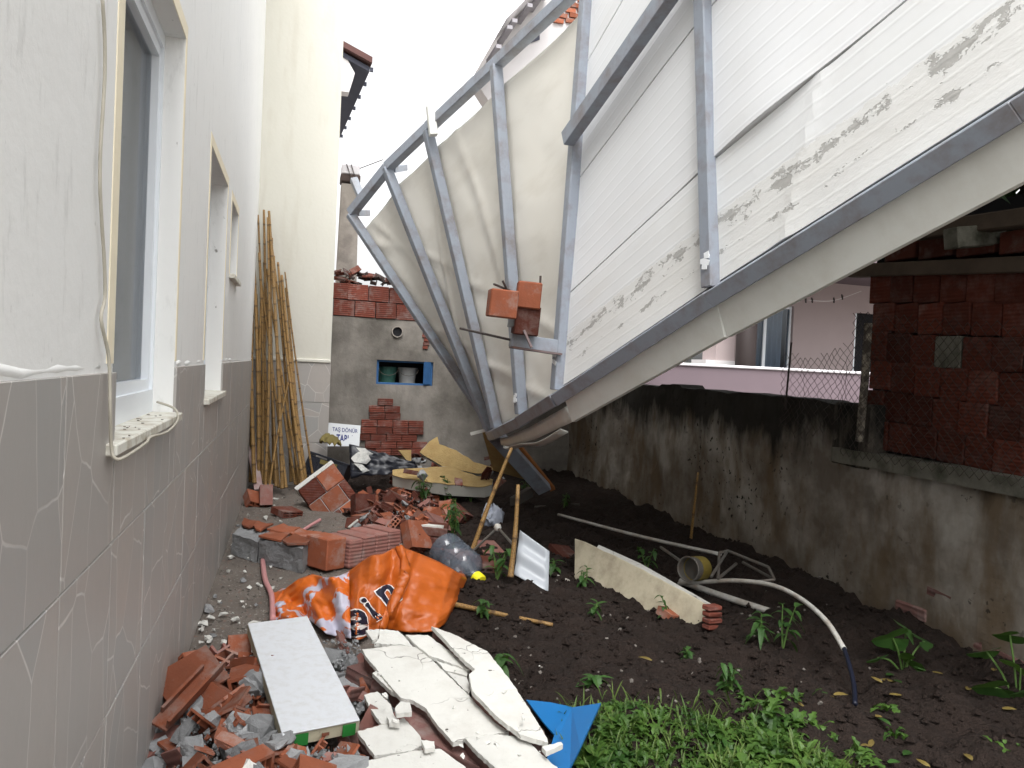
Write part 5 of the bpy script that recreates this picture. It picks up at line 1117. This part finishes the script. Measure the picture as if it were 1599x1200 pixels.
for (x, y, h, nl, lab) in (
 (660, 790, .30, 30, 'bushy dark seedling at the left end of the flat foam panel'), (695, 785, .28, 36, 'bushy seedling in front of the flat foam panel'), (735, 785, .22, 24, 'low seedling under the right end of the foam panel'),
 (708, 862, .38, 34, 'tall bright seedling growing through bricks behind the jug'), (705, 825, .22, 16, 'small seedling beside the purplish brick'), (775, 918, .22, 22, 'pale leafy seedling between jug and upright cane'),
 (752, 965, .12, 14, 'broad-leaved seedling at the right edge of the banner'),
 (910, 920, .16, 20, 'leafy seedling left of the cream chunk'), (925, 965, .10, 18, 'low wide seedling in front of the cream chunk'), (1042, 962, .16, 9, 'slim seedling against the cream chunk'),
 (1072, 1028, .08, 16, 'drooping seedling in the open soil'), (1185, 1015, .16, 18, 'yellow-tipped seedling right of the cream chunk'), (1222, 1018, .24, 16, 'tall seedling at the end of the white pipe'), (780, 1050, .08, 10, 'small pale seedling right of the plaster slabs'),
 (925, 1082, .07, 14, 'flat leafy sprig above the blue sheet'), (1140, 1095, .14, 22, 'leafy sprout left of the navy hose'), (820, 780, .2, 18, 'dark seedling behind the upright cane'), (880, 800, .18, 16, 'dark seedling in the shade under the collapsed wall'), (1010, 895, .18, 16, 'dark seedling behind the cream chunk'), (865, 895, .12, 12, 'seedling beside the dark red brick'), (400, 822, .04, 7, 'tiny green weed on the path by the tiled wall')):
    seedling(x, y, h, nl, lab)
# broad-leaved squash plants by the wall
def squash(x, y, leaves, lab):
    p = onz(x, y, .0); th = thing('squash_plant', lab, 'plant', p, 'broad-leaved plants by the garden wall')
    for (dx, dy, dz, s_, yaw, tilt) in leaves:
        c_ = p+Vector((dx, dy, dz)); b = MB(); ring = []
        for k in range(15): a = -2.75+5.5*k/14; r_ = s_*(.9+.18*math.cos(3*a)+.06*rnd.uniform(-1, 1)); ring.append(Vector((r_*math.cos(a), r_*math.sin(a), -.25*r_*abs(math.sin(a*1.2)))))
        ro = Euler((tilt, .3, yaw)).to_matrix(); b.add([c_]+[c_+ro @ q for q in ring], [(0, k+1, k+2) for k in range(14)])
        o = part('leaf', b, M['leaf'], th); part('petiole', MB().tube(smoothpts([p, p.lerp(c_, .5)+Vector((0, 0, .03)), c_], 4), .005, 5), M['stem'], th)
squash(1410, 1055, [(-.08, 0, .2, .10, 2.6, .9), (.05, .05, .22, .085, .5, .7), (.0, -.05, .10, .07, 1.5, .8), (.12, .0, .17, .06, 0, .5), (-.12, .05, .08, .06, 3, .6), (.02, .1, .14, .07, 1, .4)], 'large-leaved squash plant growing against the garden wall')
squash(1590, 1110, [(-.10, .1, .25, .08, 2.6, .6), (-.02, .05, .34, .07, 2, .6), (-.15, .0, .12, .09, 2.2, .8), (.0, 0, .2, .1, 1, .5), (-.08, -.1, .15, .08, 3, .7)], 'large-leaved squash plant at the right edge of the picture')
# patch of salad weeds
g = MB()
def weed_clump(p, n, s_):
    for k in range(n):
        a = rnd.uniform(0, 6.28); el = rnd.uniform(.35, 1.3); leaf(g, p+Vector((rnd.gauss(0, .02), rnd.gauss(0, .02), 0)), (math.cos(a)*math.cos(el), math.sin(a)*math.cos(el), math.sin(el)), s_*rnd.uniform(.7, 1.3), s_*rnd.uniform(.20, .36), rnd.uniform(.3, 1.1), 1, 6)
for k in range(620):
    x, y = rnd.uniform(860, 1300), rnd.uniform(1125, 1330)
    lim = 1132+max(0, (x-1150))*.42+16*math.sin(x*.03)+rnd.uniform(-10, 14)+max(0, 945-x)*2.2
    if y < lim: continue
    p = onz(x, y, .0); p.z = ground_z(p.x, p.y); weed_clump(p, rnd.randint(7, 12), rnd.uniform(.045, .10)*(1.25 if fbm((p.x*3, p.y*3, 1)) > 0 else .8))
for (x, y, n) in ((1135, 1100, 14), (1150, 1115, 14), (1170, 1125, 12), (1190, 1135, 12), (1210, 1120, 8), (1240, 1125, 8), (1270, 1145, 9), (1250, 1105, 6), (1385, 1125, 9), (1400, 1150, 10), (1300, 1165, 12), (1335, 1185, 14), (1350, 1205, 14), (1280, 1190, 12), (1560, 1180, 5)):
    p = onz(x, y, 0); p.z = ground_z(p.x, p.y); weed_clump(p, n, rnd.uniform(.06, .10))
o = struct('weeds', g, M['weed'], 'stuff'); o['label'] = 'bright green lobed salad weeds covering the near soil'
g = MB()
for k in range(1500):
    x, y = rnd.uniform(870, 1340), rnd.uniform(1120, 1300)
    if y < 1135+max(0, (x-1150))*.42+rnd.uniform(-18, 20): continue
    p = onz(x, y, 0); p.z = ground_z(p.x, p.y); a = rnd.uniform(0, 6.28); leaf(g, p, (math.cos(a)*.5, math.sin(a)*.5, 1), rnd.uniform(.06, .15), rnd.uniform(.004, .009), rnd.uniform(.1, .7), 0, 4)
struct('grass', g, leaf_mat('grass_blade', (.035, .08, .012), (.11, .16, .035)), 'stuff')
# fallen leaves and petals
for k in range(26):
    x, y = (rnd.uniform(1250, 1590), rnd.uniform(1060, 1195)) if k < 24 else (rnd.uniform(900, 1350), rnd.uniform(985, 1140)); p = onz(x, y, .02); p.z = ground_z(p.x, p.y)+.012
    b = MB(); a = rnd.uniform(0, 6.28); leaf(b, p, (math.cos(a), math.sin(a), .1), rnd.uniform(.04, .085), rnd.uniform(.02, .035), rnd.uniform(-.1, .2))
    solo('fallen_leaf', b, M['leaf_yellow'] if k % 3 else M['leaf'], 'withered fallen leaf lying on the dark soil at the lower right', 'leaf', 'fallen leaves on the soil')
# tree behind the hut, shrubs beyond the wall
def tree(base, h, crown_c, crown_r, n, lab, lm='leaf_dark', ls=.13, group=None):
    th = thing('tree', lab, 'tree', base, group); st = MB(); cc_ = Vector(crown_c); base = Vector(base)
    st.tube(smoothpts([base, base.lerp(cc_, .5)+Vector((.1, .05, 0)), cc_], 4), [.12-.008*i for i in range(9)], 8)
    for k in range(7): q = cc_+Vector((rnd.uniform(-1, 1)*crown_r[0], rnd.uniform(-1, 1)*crown_r[1], rnd.uniform(-.6, .8)*crown_r[2]))*.75; st.tube([base.lerp(cc_, .7), base.lerp(cc_, .7).lerp(q, .5)+Vector((0, 0, .1)), q], [.05, .035, .012], 6)
    part('trunk', st, M['bark'], th); fo = MB()
    cl = [cc_+Vector((rnd.uniform(-1, 1)*crown_r[0], rnd.uniform(-1, 1)*crown_r[1], rnd.uniform(-1, 1)*crown_r[2])) for _ in range(26)]
    for k in range(n):
        c_ = rnd.choice(cl); q = c_+Vector((rnd.gauss(0, .26), rnd.gauss(0, .26), rnd.gauss(0, .2))); a = rnd.uniform(0, 6.28); leaf(fo, q, (math.cos(a), math.sin(a), rnd.uniform(-.7, .5)), ls*rnd.uniform(.7, 1.3), ls*.42, .5, 0, 3)
    part('crown', fo, M[lm], th)
tree((5.7, 6.3, -.1), 4, (4.75, 3.3, 3.0), (.75, 1.6, .28), 4200, 'dark leafy tree hanging over the brick hut roof')
sh = thing('shrub', 'small green shrub beyond the garden wall against the sky', 'shrub', (ony(1080, 577, YP+2.5).x, YP+2.5, -.1)); fo = MB(); st = MB()
for k in range(6):
    a = ony(1058+k*11, 610, YP+2.5); t_ = ony(1060+k*10, 562+rnd.uniform(-4, 6), YP+2.5); a.z = -.1; st.tube([a, t_], [.012, .004], 5)
    for j in range(26): an = rnd.uniform(0, 6.28); leaf(fo, a.lerp(t_, rnd.uniform(.75, 1)), (math.cos(an), math.sin(an), .5), .12, .04, .4, 0, 3)
part('stem', st, M['stem'], sh); part('foliage', fo, M['leaf'], sh)
